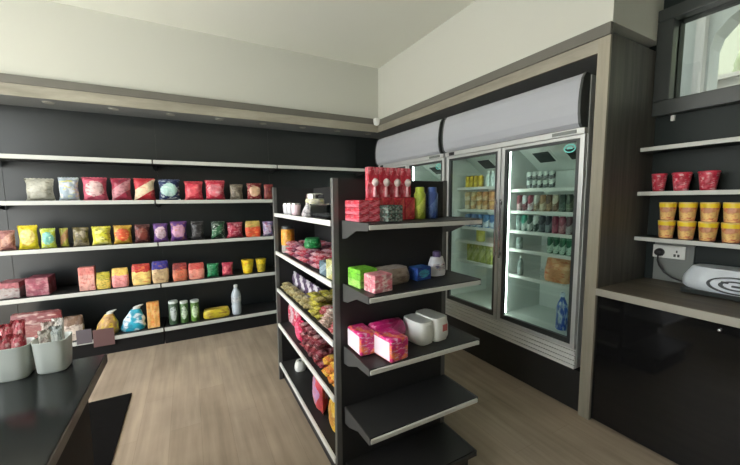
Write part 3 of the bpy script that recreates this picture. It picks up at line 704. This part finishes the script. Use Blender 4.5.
pile(z, .63, .925, 1.525, 1.79, 4, 3, 4, (.08, .07, .034), [((215, 170, 60), (235, 200, 90), (190, 70, 40)), ((200, 120, 50), (230, 190, 90), (150, 60, 40))],
     'snack_pack', 'orange-yellow pack in the heap by the corner post, fourth side shelf', 'pack', 'orange-yellow packs on the fourth side shelf')
# bottom shelf
z = GZ[0] + .001
o = MB().rounded(.085, .085, .075, .7, p=2.5).build('napkin_roll', M['tissue'], loc=(.72, 2.52, z)); tag(o, 'small white roll near the far end of the rack\'s bottom side shelf', 'roll')
MB().lathe([(.012, .073), (.012, .077)], 12).build('core', M['darkgrey'], o)
make_pack('bag', 'snack_bag', .20, .25, (205, 75, 85), (195, 150, 190), (225, 110, 60), 'large red and lilac bag on the rack\'s bottom side shelf', 'snack bag', (.695, 1.98, z), -PI / 2 - .2, style=0, dep=.1)
make_pack('bag', 'snack_bag', .17, .20, (225, 180, 60), (200, 140, 60), (240, 215, 120), 'yellow bag beside the corner post on the rack\'s bottom side shelf', 'snack bag', (.70, 1.73, z), -PI / 2 - .2, style=0, dep=.085)

# end shelves of the rack -------------------------------------------------
z = EZ[4] + .001
RED = ((200, 45, 65), (225, 110, 125), (235, 180, 185))
cart = None
for r in range(3):
    for q in range(2):
        lab = ('flat red carton on the rack\'s top end shelf, ' + ('bottom', 'middle', 'top')[r] + ' layer, ' + ('left', 'right')[q])
        loc = (.662 + .026 + q * .056, 1.40, z + r * .033)
        if cart is None: cart = make_pack('box', 'flat_carton', .054, .031, *RED, lab, 'carton', loc, 0, style=1, group='red cartons on the top end shelf', dep=.15)
        else: dup(cart, loc, 0, lab)
p = None
for r in range(2):
    for q in range(2):
        lab = 'dark green pack beside the flat red cartons, ' + ('lower', 'upper')[r] + ' ' + ('left', 'right')[q]
        loc = (.795 + q * .042 - .004, 1.33 - .03, z + r * .038)
        if p is None: p = make_pack('box', 'small_pack', .038, .036, (40, 70, 60), (130, 150, 140), (150, 50, 60), lab, 'pack', loc, .0, style=3, group='dark green packs on the top end shelf', dep=.08)
        else: dup(p, loc, 0, lab)
bl = None; lo = None
for q in range(4):
    x = .757 + .028 + q * .062
    lab = 'red box under the blister cards on the top end shelf, ' + ORD[q] + ' from the left'
    loc = (x, 1.41, z)
    if lo is None: lo = make_pack('box', 'product_box', .060, .108, (190, 40, 60), (205, 80, 80), (215, 125, 80), lab, 'box', loc, 0, style=1, group='red boxes in the lower row', dep=.075)
    else: dup(lo, loc, 0, lab)
    lab = 'red blister card with a white bulb, ' + ORD[q] + ' from the left'
    loc = (x, 1.41, z + .11)
    if bl is None:
        bl = t = thing('blister_pack', lab, 'blister pack', loc, 0, 'blister packs in the upper row')
        MB().box(-.030, .030, .0, .03, 0, .145).build('backing_card', pack_mat(*RED, 3), t, bevel=.002)
        MB().lathe([(.003, .052), (.011, .057), (.016, .068), (.016, .078), (.009, .088), (.003, .091)], 16, (0, -.016, 0)).build('bulb', plain('pale_bulb', (205, 192, 186), .35), t)
        MB().lathe([(.008, .004), (.008, .02), (.006, .052)], 12, (0, -.012, 0)).build('stem', plain('pale_pink_plastic', (225, 170, 175), .3), t)
    else: dup(bl, loc, 0, lab)
for x, c, a, lab in ((1.042, (165, 185, 60), (205, 215, 100), 'lime green spray can on the rack\'s top end shelf'), (1.122, (55, 80, 140), (95, 120, 170), 'blue spray can on the rack\'s top end shelf')):
    o = MB().lathe([(.026, 0), (.03, .004), (.03, .125), (.024, .138)], 20).build('spray_can', pack_mat(c, a, c, 1), loc=(x, 1.39, z))
    MB().lathe([(.0235, .136), (.0235, .158), (.02, .162)], 16).build('cap', plain('cap_plastic', c, .4), o); tag(o, lab, 'can')
# second end shelf
z = EZ[3] + .001
make_pack('box', 'soap_box', .10, .085, (120, 200, 50), (160, 215, 100), (60, 130, 40), 'lime green box at the left of the rack\'s second end shelf', 'box', (.715, 1.40, z), .1, style=1, dep=.11)
make_pack('box', 'soap_box', .10, .078, (215, 130, 140), (235, 210, 205), (190, 60, 85), 'pink and white box in front of the lime green box', 'box', (.735, 1.285, z), .12, style=3, dep=.085)
make_pack('lying', 'tissue_pack', .17, .075, (165, 150, 135), (195, 182, 170), (120, 100, 90), 'beige tissue pack lying on the rack\'s second end shelf', 'pack', (.87, 1.39, z), .1, dep=.12)
make_pack('box', 'tablet_box', .095, .065, (45, 85, 165), (80, 170, 190), (70, 40, 110), 'blue and teal box on the rack\'s second end shelf', 'box', (1.03, 1.37, z), .1, style=0, dep=.07)
o = MB().rounded(.10, .07, .10, .72, p=2.6, pinch=.6).build('lotion_bottle', plain('white_bottle', (222, 222, 226), .35, var=.1), loc=(1.165, 1.40, z))
MB().lathe([(.022, .098), (.022, .125), (.016, .13)], 16).build('cap', plain('purple_cap', (90, 75, 120), .4), o)
MB().rounded(.085, .074, .035, 1., p=2.6).build('label_band', pack_mat((225, 222, 222), (120, 120, 150), (190, 80, 90), 3), o, loc=(0, 0, .03)); tag(o, 'rounded white bottle with a purple cap on the second end shelf', 'bottle')
# third end shelf
z = EZ[2] + .001
PK = ((215, 35, 120), (230, 90, 160), (240, 150, 60))
def pad_pack(loc, w_, d_, h, rz, lab):
    o = MB().box(-w_ / 2, w_ / 2, -d_ / 2, d_ / 2, 0, h).build('pad_pack', pack_mat((215, 35, 120), (238, 130, 80), (250, 205, 225), 3), loc=loc, rz=rz, bevel=.012, seg=3)
    MB().box(-w_ / 2 - .0015, -w_ / 2, -d_ * .42, d_ * .42, h * .1, h * .9).build('end_flap', plain('pale_flap', (238, 225, 232), .4), o); tag(o, lab, 'pack', 'pink pad packs on the third end shelf')
    return o
pad_pack((.708, 1.40, z), .09, .15, .105, 0, 'magenta and white pad pack nearest the rack\'s corner post')
pad_pack((.795, 1.28, z), .105, .145, .105, .12, 'magenta and orange pad pack in front, third end shelf')
o = MB().lathe([(.045, -.09), (.056, -.08), (.058, 0), (.056, .08), (.045, .09)], 20); o.v = [(p[2], p[1], p[0] + .058) for p in o.v]
o = o.build('wipes_roll', pack_mat((190, 35, 105), (215, 80, 140), (235, 150, 180), 1), loc=(.855, 1.415, z), rz=0); tag(o, 'deep pink rounded pack behind the magenta pad packs', 'pack')
t = thing('toilet_roll_pack', 'white plastic-wrapped pack of toilet rolls on the third end shelf', 'toilet rolls', (1.06, 1.365, z), .12)
for i in range(2):
    for j in range(2):
        x = -.058 + .116 * i; y = -.04 + .08 * j
        r = MB().lathe([(.034, 0), (.039, .004), (.039, .1), (.034, .104), (.012, .104), (.012, .09)], 20, (x * .72, y, .002)).build('roll', M['tissue'], t)
mb = MB().rounded(.105, .165, .112, .9, p=4, seed=4); mb.v = [(q[0] - .046, q[1] + .004, q[2]) for q in mb.v]
n0 = len(mb.v); mb.rounded(.105, .175, .12, .93, p=5, seed=8); mb.v[n0:] = [(q[0] + .046, q[1], q[2]) for q in mb.v[n0:]]
mb.build('wrapper', M['tissue'], t)
MB().rounded(.02, .10, .09, .5, p=3, seed=2).build('wrapper_fold', M['tissue'], t, loc=(.104, 0, .012))
MB().box(.04, .075, -.09, -.086, .05, .085).build('printed_mark', plain('red_print', (200, 110, 105), .4), t)

# ------------------------------------------------------------------ fridges
CN = 0
def fridge(y0, y1, label):
    """two-door display fridge, front at x = 2.31"""
    t = thing('display_fridge', label, 'fridge', (2.62, (y0 + y1) / 2, .30), 0, 'display fridges')
    oy = (y0 + y1) / 2; W2 = (y1 - y0) / 2
    def L(mb, name, m, parent=None, bevel=0):
        mb.v = [(p[0] - 2.62, p[1], p[2] - .30) for p in mb.v]; return mb.build(name, m, parent or t, bevel=bevel)
    for s in (-1, 1):
        L(MB().box(2.35, 2.92, min(s * W2, s * (W2 - .035)), max(s * W2, s * (W2 - .035)), .305, 2.30), 'side_panel', M['silver'])
    wi = W2 - .035
    L(MB().box(2.88, 2.92, -wi, wi, .305, 2.30), 'back_panel', M['liner'])
    for s in (-1, 1):
        a, b = sorted((s * wi, s * (wi - .006)))
        L(MB().box(2.36, 2.88, a, b, .50, 1.93), 'side_liner', M['liner'])
    L(MB().box(2.35, 2.88, -wi, wi, 1.93, 2.30), 'machine_housing', M['darkgrey'])
    L(MB().box(2.37, 2.88, -wi, wi, .44, .50), 'floor_panel', M['liner'])
    L(MB().box(2.385, 2.88, -.012, .012, .50, 1.93), 'divider', M['liner'])
    mb = MB().box(2.335, 2.88, -W2 + .002, W2 - .002, .302, .44)
    for k in range(4): mb.box(2.318, 2.335, -W2, W2, .305 + .034 * k, .305 + .034 * k + .024)
    L(mb, 'base_grille', M['white'])
    prof = [(2.345, 2.305), (2.30, 2.305), (2.275, 2.27), (2.258, 2.2), (2.25, 2.12), (2.252, 2.05), (2.264, 1.99), (2.285, 1.965), (2.345, 1.965)]
    c = L(MB().prism(prof, 'y', -W2 + .02, W2 - .02), 'canopy', M['canopy'])
    for s in (-1, 1):
        a, b = sorted((s * (W2 - .02), s * (W2 - .004)))
        L(MB().prism([(p[0] - .004 if p[0] < 2.34 else p[0], p[1] + (.004 if p[1] > 2.2 else -.004)) for p in prof], 'y', a, b), 'canopy_end_cap', M['darkgrey'], c)
    L(MB().box(2.30, 2.345, -W2, W2, 1.925, 1.963), 'header_rail', M['silver'])
    L(MB().box(2.294, 2.30, -W2 + .05, -W2 + .22, 1.932, 1.955), 'badge', M['greybox'], None, .002)
    L(MB().box(2.294, 2.30, W2 - .13, W2 - .06, 1.928, 1.957), 'thermostat', M['blackm'], None, .002)
    # sloping evaporator cover with fan openings
    e = L(MB().prism([(2.50, 1.93), (2.88, 1.93), (2.88, 1.74), (2.80, 1.745)], 'y', -wi + .004, wi - .004), 'evaporator_cover', M['liner'])
    dv = Vector((.30, 0, -.185)).normalized(); nv = Vector((-dv.z, 0, dv.x)) * -1
    nv = Vector((-.185, 0, -.30)).normalized()
    for yc in (-wi + .20, -wi + .47, wi - .47, wi - .20):
        a = Vector((2.57, yc, 1.887)); mb = MB()
        for (k, m_, du, dy) in ((.004, 'white', .155, .085), (.007, 'vent', .135, .07)):
            p0 = a + nv * k; vs = []
            for sgn in (0, 1):
                for uu, vv in ((0, -1), (0, 1), (1, 1), (1, -1)):
                    q = a + dv * (uu * du + (0 if m_ == 'white' else .01)) + Vector((0, vv * dy, 0)) + nv * (k * sgn - .001 * (1 - sgn)); vs.append(q)
            L(MB().add(vs, [(0, 1, 2, 3), (4, 7, 6, 5), (0, 4, 5, 1), (1, 5, 6, 2), (2, 6, 7, 3), (3, 7, 4, 0)]), 'fan_opening' if m_ == 'vent' else 'fan_surround', M[m_], e)
    # doors
    for s in (-1, 1):
        a, b = sorted((s * .006, s * (W2 - .004))); z0, z1 = .447, 1.922
        d = MB().box(2.315, 2.35, a, a + .03, z0, z1).box(2.315, 2.35, b - .03, b, z0, z1).box(2.315, 2.35, a + .03, b - .03, z1 - .022, z1).box(2.315, 2.35, a + .03, b - .03, z0, z0 + .026)
        d = L(d, 'door', M['silver'], None, .003)
        g = MB().box(2.322, 2.348, a + .03, a + .055, z0 + .026, z1 - .022).box(2.322, 2.348, b - .055, b - .03, z0 + .026, z1 - .022).box(2.322, 2.348, a + .055, b - .055, z1 - .04, z1 - .022).box(2.322, 2.348, a + .055, b - .055, z0 + .026, z0 + .065)
        L(g, 'gasket_frame', M['darkgrey'], d)
        L(MB().box(2.332, 2.338, a + .055, b - .055, z0 + .065, z1 - .04), 'glass', M['glass'], d)
        hy = a + .018 if s > 0 else b - .018
        L(MB().box(2.292, 2.300, hy - .008, hy + .008, 1.0, 1.5).box(2.300, 2.315, hy - .006, hy + .006, 1.02, 1.05).box(2.300, 2.315, hy - .006, hy + .006, 1.45, 1.48), 'handle', M['chrome'], d, .002)
        if s < 0:
            mb = MB(); cy, cz = a + .105, 1.842; n = 24; vs = []; fs = []
            for i in range(n):
                an = 2 * PI * i / n
                for (ry, rz_) in ((.042, .030), (.034, .022)):
                    for xx in (2.3295, 2.332): vs.append((xx, cy + ry * math.cos(an), cz + rz_ * math.sin(an)))
            for i in range(n):
                k = (i + 1) % n; A = 4 * i; B = 4 * k
                fs += [(A, B, B + 2, A + 2), (A + 1, A + 3, B + 3, B + 1), (A, A + 1, B + 1, B), (A + 2, B + 2, B + 3, A + 3)]
            mb.add(vs, fs).box(2.3295, 2.332, cy - .02, cy + .02, cz - .005, cz + .002).box(2.3295, 2.332, cy - .012, cy + .016, cz + .006, cz + .011)
            L(mb, 'sticker', M['teal'], d)
        # lamp tube inside, next to the middle post and at the outer side
        ly = -.042 if s < 0 else .042
        L(MB().tube([(2.375, ly, .52), (2.375, ly, 1.90)], .009, 10), 'lamp_tube', M['led'])
        L(MB().box(2.362, 2.388, ly - s * .010 - .003, ly - s * .010 + .003, .505, 1.925), 'lamp_holder', M['white'])
        # wire shelves
        a2, b2 = sorted((s * .016, s * (wi - .004)))
        for z in ((1.577, 1.396, 1.230, 1.072, .848) if s < 0 else (1.612, 1.398, 1.225, 1.085, .883)):
            mb = MB().box(2.43, 2.442, a2, b2, z - .022, z + .004).box(2.86, 2.87, a2, b2, z - .01, z).box(2.442, 2.86, a2, a2 + .008, z - .008, z).box(2.442, 2.86, b2 - .008, b2, z - .008, z)
            n = 16
            for k in range(1, n):
                yy = a2 + (b2 - a2) * k / n; mb.box(2.442, 2.86, yy - .004, yy + .004, z - .006, z)
            L(mb, 'wire_shelf', M['white'])
    t.location.y = oy
    return t
fridge(1.30, 2.65, 'near two-door display fridge stocked with cans, blank white canopy above')
fridge(2.68, 4.0, 'far two-door display fridge, mostly hidden behind the free-standing rack')

def can(r, h, c, a, loc, lab, group, kind='can', style=1, cat='can', first={}):
    key = (kind, r, h, c, a, style)
    if key in first: return dup(first[key], loc, 0, lab, group)
    if kind == 'can': prof = [(r * .8, 0), (r, h * .06), (r, h * .88), (r * .78, h * .97), (r * .8, h), (r * .72, h), (r * .72, h * .98)]
    else: prof = [(r * .9, 0), (r, h * .03), (r, h * .58), (r * .8, h * .7), (r * .4, h * .84), (r * .36, h * .9)]
    o = MB().lathe(prof, 16).build('drink_can' if kind == 'can' else 'drink_bottle', pack_mat(c, a, c, style, .28), loc=loc)
    if kind != 'can': MB().lathe([(r * .42, h * .89), (r * .42, h * .98), (r * .36, h)], 12).build('cap', M['white'] if kind == 'bottle' else plain('bottle_cap', a, .4), o)
    else: MB().lathe([(r * .73, h * .975), (r * .73, h * .985)], 12).build('can_lid', M['chrome'], o)
    tag(o, lab, cat, group); first[key] = o
    return o
fr = {f[0]: f[1:] for f in FR}
def frow(key, z, r, h, cols, labf, group, tiers=1, kind='can', cat='can', depth=2.46, style=1):
    y0, y1, n = fr[key][:3]
    for T in range(tiers):
        for i in range(n):
            y = y1 - (i + .5) * (y1 - y0) / n; c, a = cols[i % len(cols)]
            can(r, h, c, a, (depth + r, y, z + .0012 + T * (h + .001)), labf(i, T), group, kind, style, cat)
tw = ('lower', 'upper')
frow('R1', 1.577, .0235, .068, [((205, 215, 210), (70, 80, 80))], lambda i, T: tw[T] + ' white and grey can on the right door\'s top shelf, ' + ORD[i] + ' from the left', 'white cans in the right door', 2)
frow('R2', 1.396, .0255, .132, [((110, 50, 60), (185, 160, 160)), ((185, 190, 190), (120, 60, 70)), ((140, 60, 75), (200, 195, 195)), ((200, 200, 190), (150, 130, 100)), ((160, 125, 90), (215, 200, 175)), ((95, 70, 55), (170, 140, 110)), ((200, 190, 170), (120, 90, 70)), ((45, 65, 55), (90, 110, 100)), ((55, 70, 60), (110, 120, 100))],
     lambda i, T: ('dark red', 'silver and maroon', 'maroon', 'off-white', 'tan', 'dark brown', 'cream', 'dark green', 'olive green')[i] + ' tall can on the right door\'s second shelf, ' + ORD[i] + ' from the left', 'tall cans on the second fridge shelf')
frow('R3', 1.230, .0255, .132, [((120, 140, 135), (170, 185, 180)), ((50, 130, 110), (215, 225, 220)), ((45, 70, 65), (190, 200, 195)), ((200, 210, 205), (60, 80, 75)), ((40, 48, 55), (110, 120, 125)), ((50, 60, 68), (130, 140, 145)), ((130, 45, 70), (170, 90, 110)), ((140, 60, 80), (185, 130, 140)), ((85, 50, 60), (170, 165, 165))],
     lambda i, T: ('grey-green', 'teal and white', 'black-green', 'white', 'charcoal', 'slate', 'crimson', 'dull red', 'maroon-grey')[i] + ' tall can on the right door\'s third shelf, ' + ORD[i] + ' from the left', 'tall cans on the third fridge shelf')
frow('R4g', 1.072, .0245, .132, [((35, 100, 70), (190, 215, 200))], lambda i, T: 'green and white tall can on the right door\'s fourth shelf, ' + ORD[i] + ' from the left', 'green cans on the fourth fridge shelf')
frow('R4l', 1.072, .026, .10, [((130, 145, 140), (175, 185, 180))], lambda i, T: 'lone grey can at the left of the right door\'s fourth shelf', 'lone drinks in the right door')
frow('R5b', .848, .024, .165, [((120, 135, 132), (165, 175, 172))], lambda i, T: 'lone grey bottle at the left of the right door\'s fifth shelf', 'lone drinks in the right door', kind='bottle', cat='bottle')
y0, y1 = fr['R5o'][:2]
make_pack('pouch', 'drink_multipack', y1 - y0 - .006, .19, (215, 150, 105), (225, 175, 130), (190, 85, 40), 'orange multipack on the right door\'s fifth shelf', 'pack', (2.53, (y0 + y1) / 2, .850), -PI / 2, style=3, dep=.12)
for i, (y, dx) in enumerate(((1.492, 0), (1.41, .02), (1.45, .11))):
    can(.04, .285, (70, 105, 190), (200, 215, 235), (2.47 + dx, y, .502), 'blue bottle standing on the floor of the right door, ' + ('front left', 'front right', 'behind the other two')[i], 'blue bottles on the fridge floor', 'bottle2', 3, 'bottle')
frow('L1y', 1.612, .026, .112, [((215, 180, 40), (235, 205, 70))], lambda i, T: 'yellow can on the left door\'s top shelf, ' + ORD[i] + ' from the left', 'yellow cans in the left door')
frow('L1w', 1.612, .025, .145, [((200, 215, 212), (225, 235, 232))], lambda i, T: 'frosted white bottle on the left door\'s top shelf, ' + ('left', 'right')[i] + ' of two', 'white bottles in the left door', kind='bottle', cat='bottle')
frow('L2', 1.398, .034, .085, [((205, 180, 135), (225, 210, 180)), ((215, 195, 150), (190, 150, 95)), ((195, 150, 90), (225, 200, 160)), ((190, 140, 85), (215, 185, 140)), ((200, 155, 100), (180, 125, 75))],
     lambda i, T: tw[T] + ' tan can on the left door\'s second shelf, ' + ORD[i] + ' from the left', 'tan cans in the left door', 2)
frow('L3', 1.225, .036, .125, [((60, 110, 165), (190, 210, 225)), ((80, 130, 180), (205, 220, 230))], lambda i, T: 'blue and white can on the left door\'s third shelf, ' + ORD[i] + ' from the left', 'blue cans in the left door')
frow('L4b', 1.085, .042, .12, [((185, 180, 70), (205, 200, 110))], lambda i, T: 'yellow-green can alone on the left door\'s fourth shelf', 'lone drinks in the left door')
y0, y1 = fr['L4p'][:2]
for i in range(4):
    y = y1 - (i + .5) * (y1 - y0) / 4
    make_pack('box', 'drink_carton', (y1 - y0) / 4 - .006, .165, (165, 175, 90), (190, 195, 130), (110, 130, 70), 'yellow-green drink carton on the left door\'s fifth shelf, ' + ORD[i] + ' from the left', 'carton', (2.50, y, .885), -PI / 2, style=1, dep=.07, group='yellow-green cartons in the left door')
# a few drinks at the visible top of the far fridge
for i in range(6):
    can(.03, .12, (170, 185, 180), (120, 70, 80), (2.49, 3.24 - i * .075, 1.5782), 'silver and red can on the far fridge\'s top shelf, ' + ORD[i] + ' from the left', 'cans in the far fridge')

# ------------------------------------------------------------------ niche at the right
t = thing('niche_counter', 'grey-brown wooden counter with gloss black front in the right niche', 'counter', (2.62, .0, 0))
def nl(mb, name, m, parent=None, bevel=0):
    mb.v = [(p[0] - 2.62, p[1], p[2]) for p in mb.v]; return mb.build(name, m, parent or t, bevel=bevel)
tp = nl(MB().box(2.318, 2.948, -1.6, 1.178, .872, .914), 'worktop', M['topwood'])
nl(MB().box(2.304, 2.318, -1.6, 1.178, .870, .916), 'edge_strip', M['edge'], tp, .002)
fp = nl(MB().box(2.335, 2.355, -1.6, 1.178, .012, .868), 'front_panel', M['black'])
nl(MB().box(2.36, 2.94, -1.6, 1.17, .0, .865), 'cabinet', M['blackm'])
mb = MB().lathe([(.008, 0), (.008, .01), (.005, .013)], 14); mb.v = [(2.335 - p[2], .60 + p[0], .83 + p[1]) for p in mb.v]
nl(mb, 'lock', M['chrome'], fp)
s0 = None
for z, lab in ((1.225, 'lowest niche shelf with a pale edge, carrying the stacked noodle cups'), (1.537, 'middle niche shelf with a pale edge, carrying three red bowls'), (1.835, 'top empty niche shelf with a pale edge, under the high window')):
    if s0 is None:
        s0 = thing('niche_shelf', lab, 'shelf', (2.85, 0, z), 0, 'shelves in the niche')
        MB().box(-.088, .098, -1.6, 1.176, -.022, .004).build('board', M['nook'], s0)
        MB().box(-.098, -.088, -1.6, 1.176, -.022, .005).build('edge_strip', M['railw'], s0, bevel=.002)
        for yb in (-1.2, -.2): MB().prism([(-.08, -.022), (.098, -.022), (.098, -.12)], 'y', yb, yb + .006).build('bracket', M['post'], s0)
    else: dup(s0, (2.85, 0, z), 0, lab)
for i, (y, w_) in enumerate(((1.087, .088), (.968, .105), (.839, .104))):
    r = w_ / 2; h = .118
    o = MB().lathe([(r * .66, 0), (r * .70, .006), (r * .94, h * .9), (r * .94, h * .93)], 24).build('noodle_bowl', pack_mat((190, 40, 65), (205, 80, 95), (225, 195, 195), (0, 1, 3)[i]), loc=(2.83, y, 1.5425))
    MB().lathe([(r, h * .91), (r, h * .96), (r * .94, h)], 24).build('lid', plain('red_lid', (200, 60, 80), .35), o)
    tag(o, 'red noodle bowl on the middle niche shelf, ' + ('left of three', 'middle of three', 'right of three')[i], 'bowl', 'red bowls on the middle niche shelf')
nc = None
for T in range(2):
    for i in range(6):
        y = 1.026 - i * .103; h = .118; r = .047
        lab = 'yellow and red noodle cup, ' + tw[T] + ' row on the lowest niche shelf, ' + ORD[i] + ' from the left'
        loc = (2.825, y, 1.2305 + T * (h + .002))
        if nc is None:
            nc = o = MB().lathe([(r * .74, 0), (r * .78, .006), (r * .97, h * .93), (r * .97, h * .95)], 24).build('noodle_cup', pack_mat((215, 150, 110), (230, 190, 120), (195, 60, 60), 1), loc=loc)
            MB().lathe([(r * .955, h * .72), (r * .985, h * .93)], 24).build('rim_band', plain('yellow_band', (235, 205, 40), .35), o)
            MB().lathe([(r, h * .94), (r, h * .975), (r * .95, h)], 24).build('lid', plain('cream_lid', (232, 205, 120), .4), o)
            tag(o, lab, 'noodle cup', 'noodle cups on the lowest niche shelf')
        else: dup(nc, loc, 0, lab)
o = MB().box(2.935, 2.949, .908, 1.125, .916, 1.19).build('backing_board', M['greybox'], bevel=.003); tag(o, 'grey board on the niche wall behind the socket', 'board')
t = thing('wall_socket', 'white double wall socket above the wooden niche counter', 'socket', (2.935, 1.04, 1.123))
MB().box(-.01, 0, -.09, .09, -.045, .045).build('faceplate', M['socket'], t, bevel=.004)
for y in (-.045, .045):
    MB().box(-.0125, -.01, y - .016, y - .004, -.03, -.012).box(-.0125, -.01, y + .004, y + .016, -.03, -.012).box(-.0125, -.01, y - .004, y + .004, -.002, .014).build('pin_holes', M['darkgrey'], t)
    MB().box(-.014, -.01, y - .008, y + .008, .022, .036).build('switch', M['white'], t, bevel=.001)
t = thing('power_plug', 'black power plug in the socket with its cable running down to the counter', 'plug', (2.9205, 1.085, 1.118))
mb = MB().lathe([(.026, 0), (.028, .006), (.024, .032), (.014, .04)], 18); mb.v = [(-p[2], p[0], p[1]) for p in mb.v]; mb.build('plug_body', M['blackm'], t)
pts = [(-.03, .0, -.02), (-.034, .0, -.055), (-.032, -.01, -.09), (-.03, -.04, -.135), (-.028, -.085, -.165), (-.028, -.13, -.178), (-.028, -.185, -.182)]
MB().tube(pts, .0055).build('cable', M['blackm'], t)
t = thing('wrapped_tray', 'black tray holding a white plastic-wrapped bundle with a dark round emblem', 'tray', (2.79, .64, .9155), 0)
MB().prism([(-.11, 0), (.11, 0), (.125, .03), (-.125, .03)], 'y', -.24, .24).build('tray', M['darkgrey'], t, bevel=.006)
MB().rounded(.24, .50, .135, .72, p=4, seed=9, pinch=.86, lv=9).build('bundle', plain('white_film', (205, 212, 218), .3, var=.25, scale=9, bump=1., bscale=18), t, loc=(0, 0, .03))
mb = MB()
def emblem(ry, rz_, w_, cy, cz):
    vs = []; fs = []; n = 32
    for i in range(n):
        a = 2 * PI * i / n
        for q in (1, 1 - w_):
            yy = cy + ry * q * math.cos(a); zz = cz + rz_ * q * math.sin(a)
            xx = -.140 + (zz - .03) * .24
            vs += [(xx - .004, yy, zz), (xx + .03, yy, zz)]
    for i in range(n):
        A = 4 * i; B = 4 * ((i + 1) % n)
        fs += [(A, B, B + 2, A + 2), (A + 1, A + 3, B + 3, B + 1), (A, A + 1, B + 1, B), (A + 2, B + 2, B + 3, A + 3)]
    return vs, fs
mb.add(*emblem(.12, .046, .1, .0, .085)).add(*emblem(.07, .026, .25, .0, .085))
mb.box(-.131, -.10, -.035, .015, .078, .088).box(-.127, -.095, .03, .06, .094, .104)
mb.build('emblem', plain('dark_print', (42, 47, 50), .5), t)
o = MB().box(2.93, 2.949, 1.066, 1.09, 2.02, 2.058).build('wall_clip', M['white'], bevel=.004); tag(o, 'small white clip on the dark wall just below the high window', 'clip')

# ------------------------------------------------------------------ light
wd = bpy.data.worlds.new('sky'); bpy.context.scene.world = wd; wd.use_nodes = True
nt = wd.node_tree; bg = nt.nodes['Background']
sk = nt.nodes.new('ShaderNodeTexSky'); sk.sky_type = 'NISHITA'; sk.sun_disc = False; sk.sun_elevation = math.radians(60); sk.sun_rotation = math.radians(270); sk.dust_density = 3.
mx = nt.nodes.new('ShaderNodeMix'); mx.data_type = 'RGBA'; mx.inputs[0].default_value = .9
mx.inputs[7].default_value = (1.0, .995, .95, 1)
nt.links.new(sk.outputs[0], mx.inputs[6]); nt.links.new(mx.outputs[2], bg.inputs[0]); bg.inputs[1].default_value = 5.0
sn = bpy.data.lights.new('sun', 'SUN'); sn.energy = 13.0; sn.angle = math.radians(3); sn.color = (1, .985, .95)
so = bpy.data.objects.new('sun', sn); C.objects.link(so); so.location = (-6, 0, 8); so.rotation_euler = (0, math.radians(-20), 0)

# ------------------------------------------------------------------ camera
cam = bpy.data.cameras.new('camera'); co = bpy.data.objects.new('camera', cam); C.objects.link(co)
cam.sensor_fit = 'HORIZONTAL'; cam.sensor_width = 36; cam.lens = 334.87 / 740 * 36; cam.clip_start = .05
yaw, pit, roll = (math.radians(a) for a in (28.412, 5.559, .458))
fwd = Vector((math.sin(yaw) * math.cos(pit), math.cos(yaw) * math.cos(pit), -math.sin(pit)))
r0 = Vector((math.cos(yaw), -math.sin(yaw), 0)); d0 = fwd.cross(r0)
right = r0 * math.cos(roll) + d0 * math.sin(roll); down = d0 * math.cos(roll) - r0 * math.sin(roll)
mat = Matrix((right, -down, -fwd)).transposed().to_4x4(); mat.translation = (0, 0, 1.5)
co.matrix_world = mat
sc = bpy.context.scene; sc.camera = co
sc.view_settings.view_transform = 'Standard'; sc.view_settings.look = 'None'; sc.view_settings.gamma = 1; sc.view_settings.use_curve_mapping = False
sc.view_settings.exposure = 0.04
sc.cycles.use_denoising = True; sc.cycles.max_bounces = 8; sc.cycles.diffuse_bounces = 5; sc.cycles.transparent_max_bounces = 16
sc.cycles.sample_clamp_indirect = 6.0
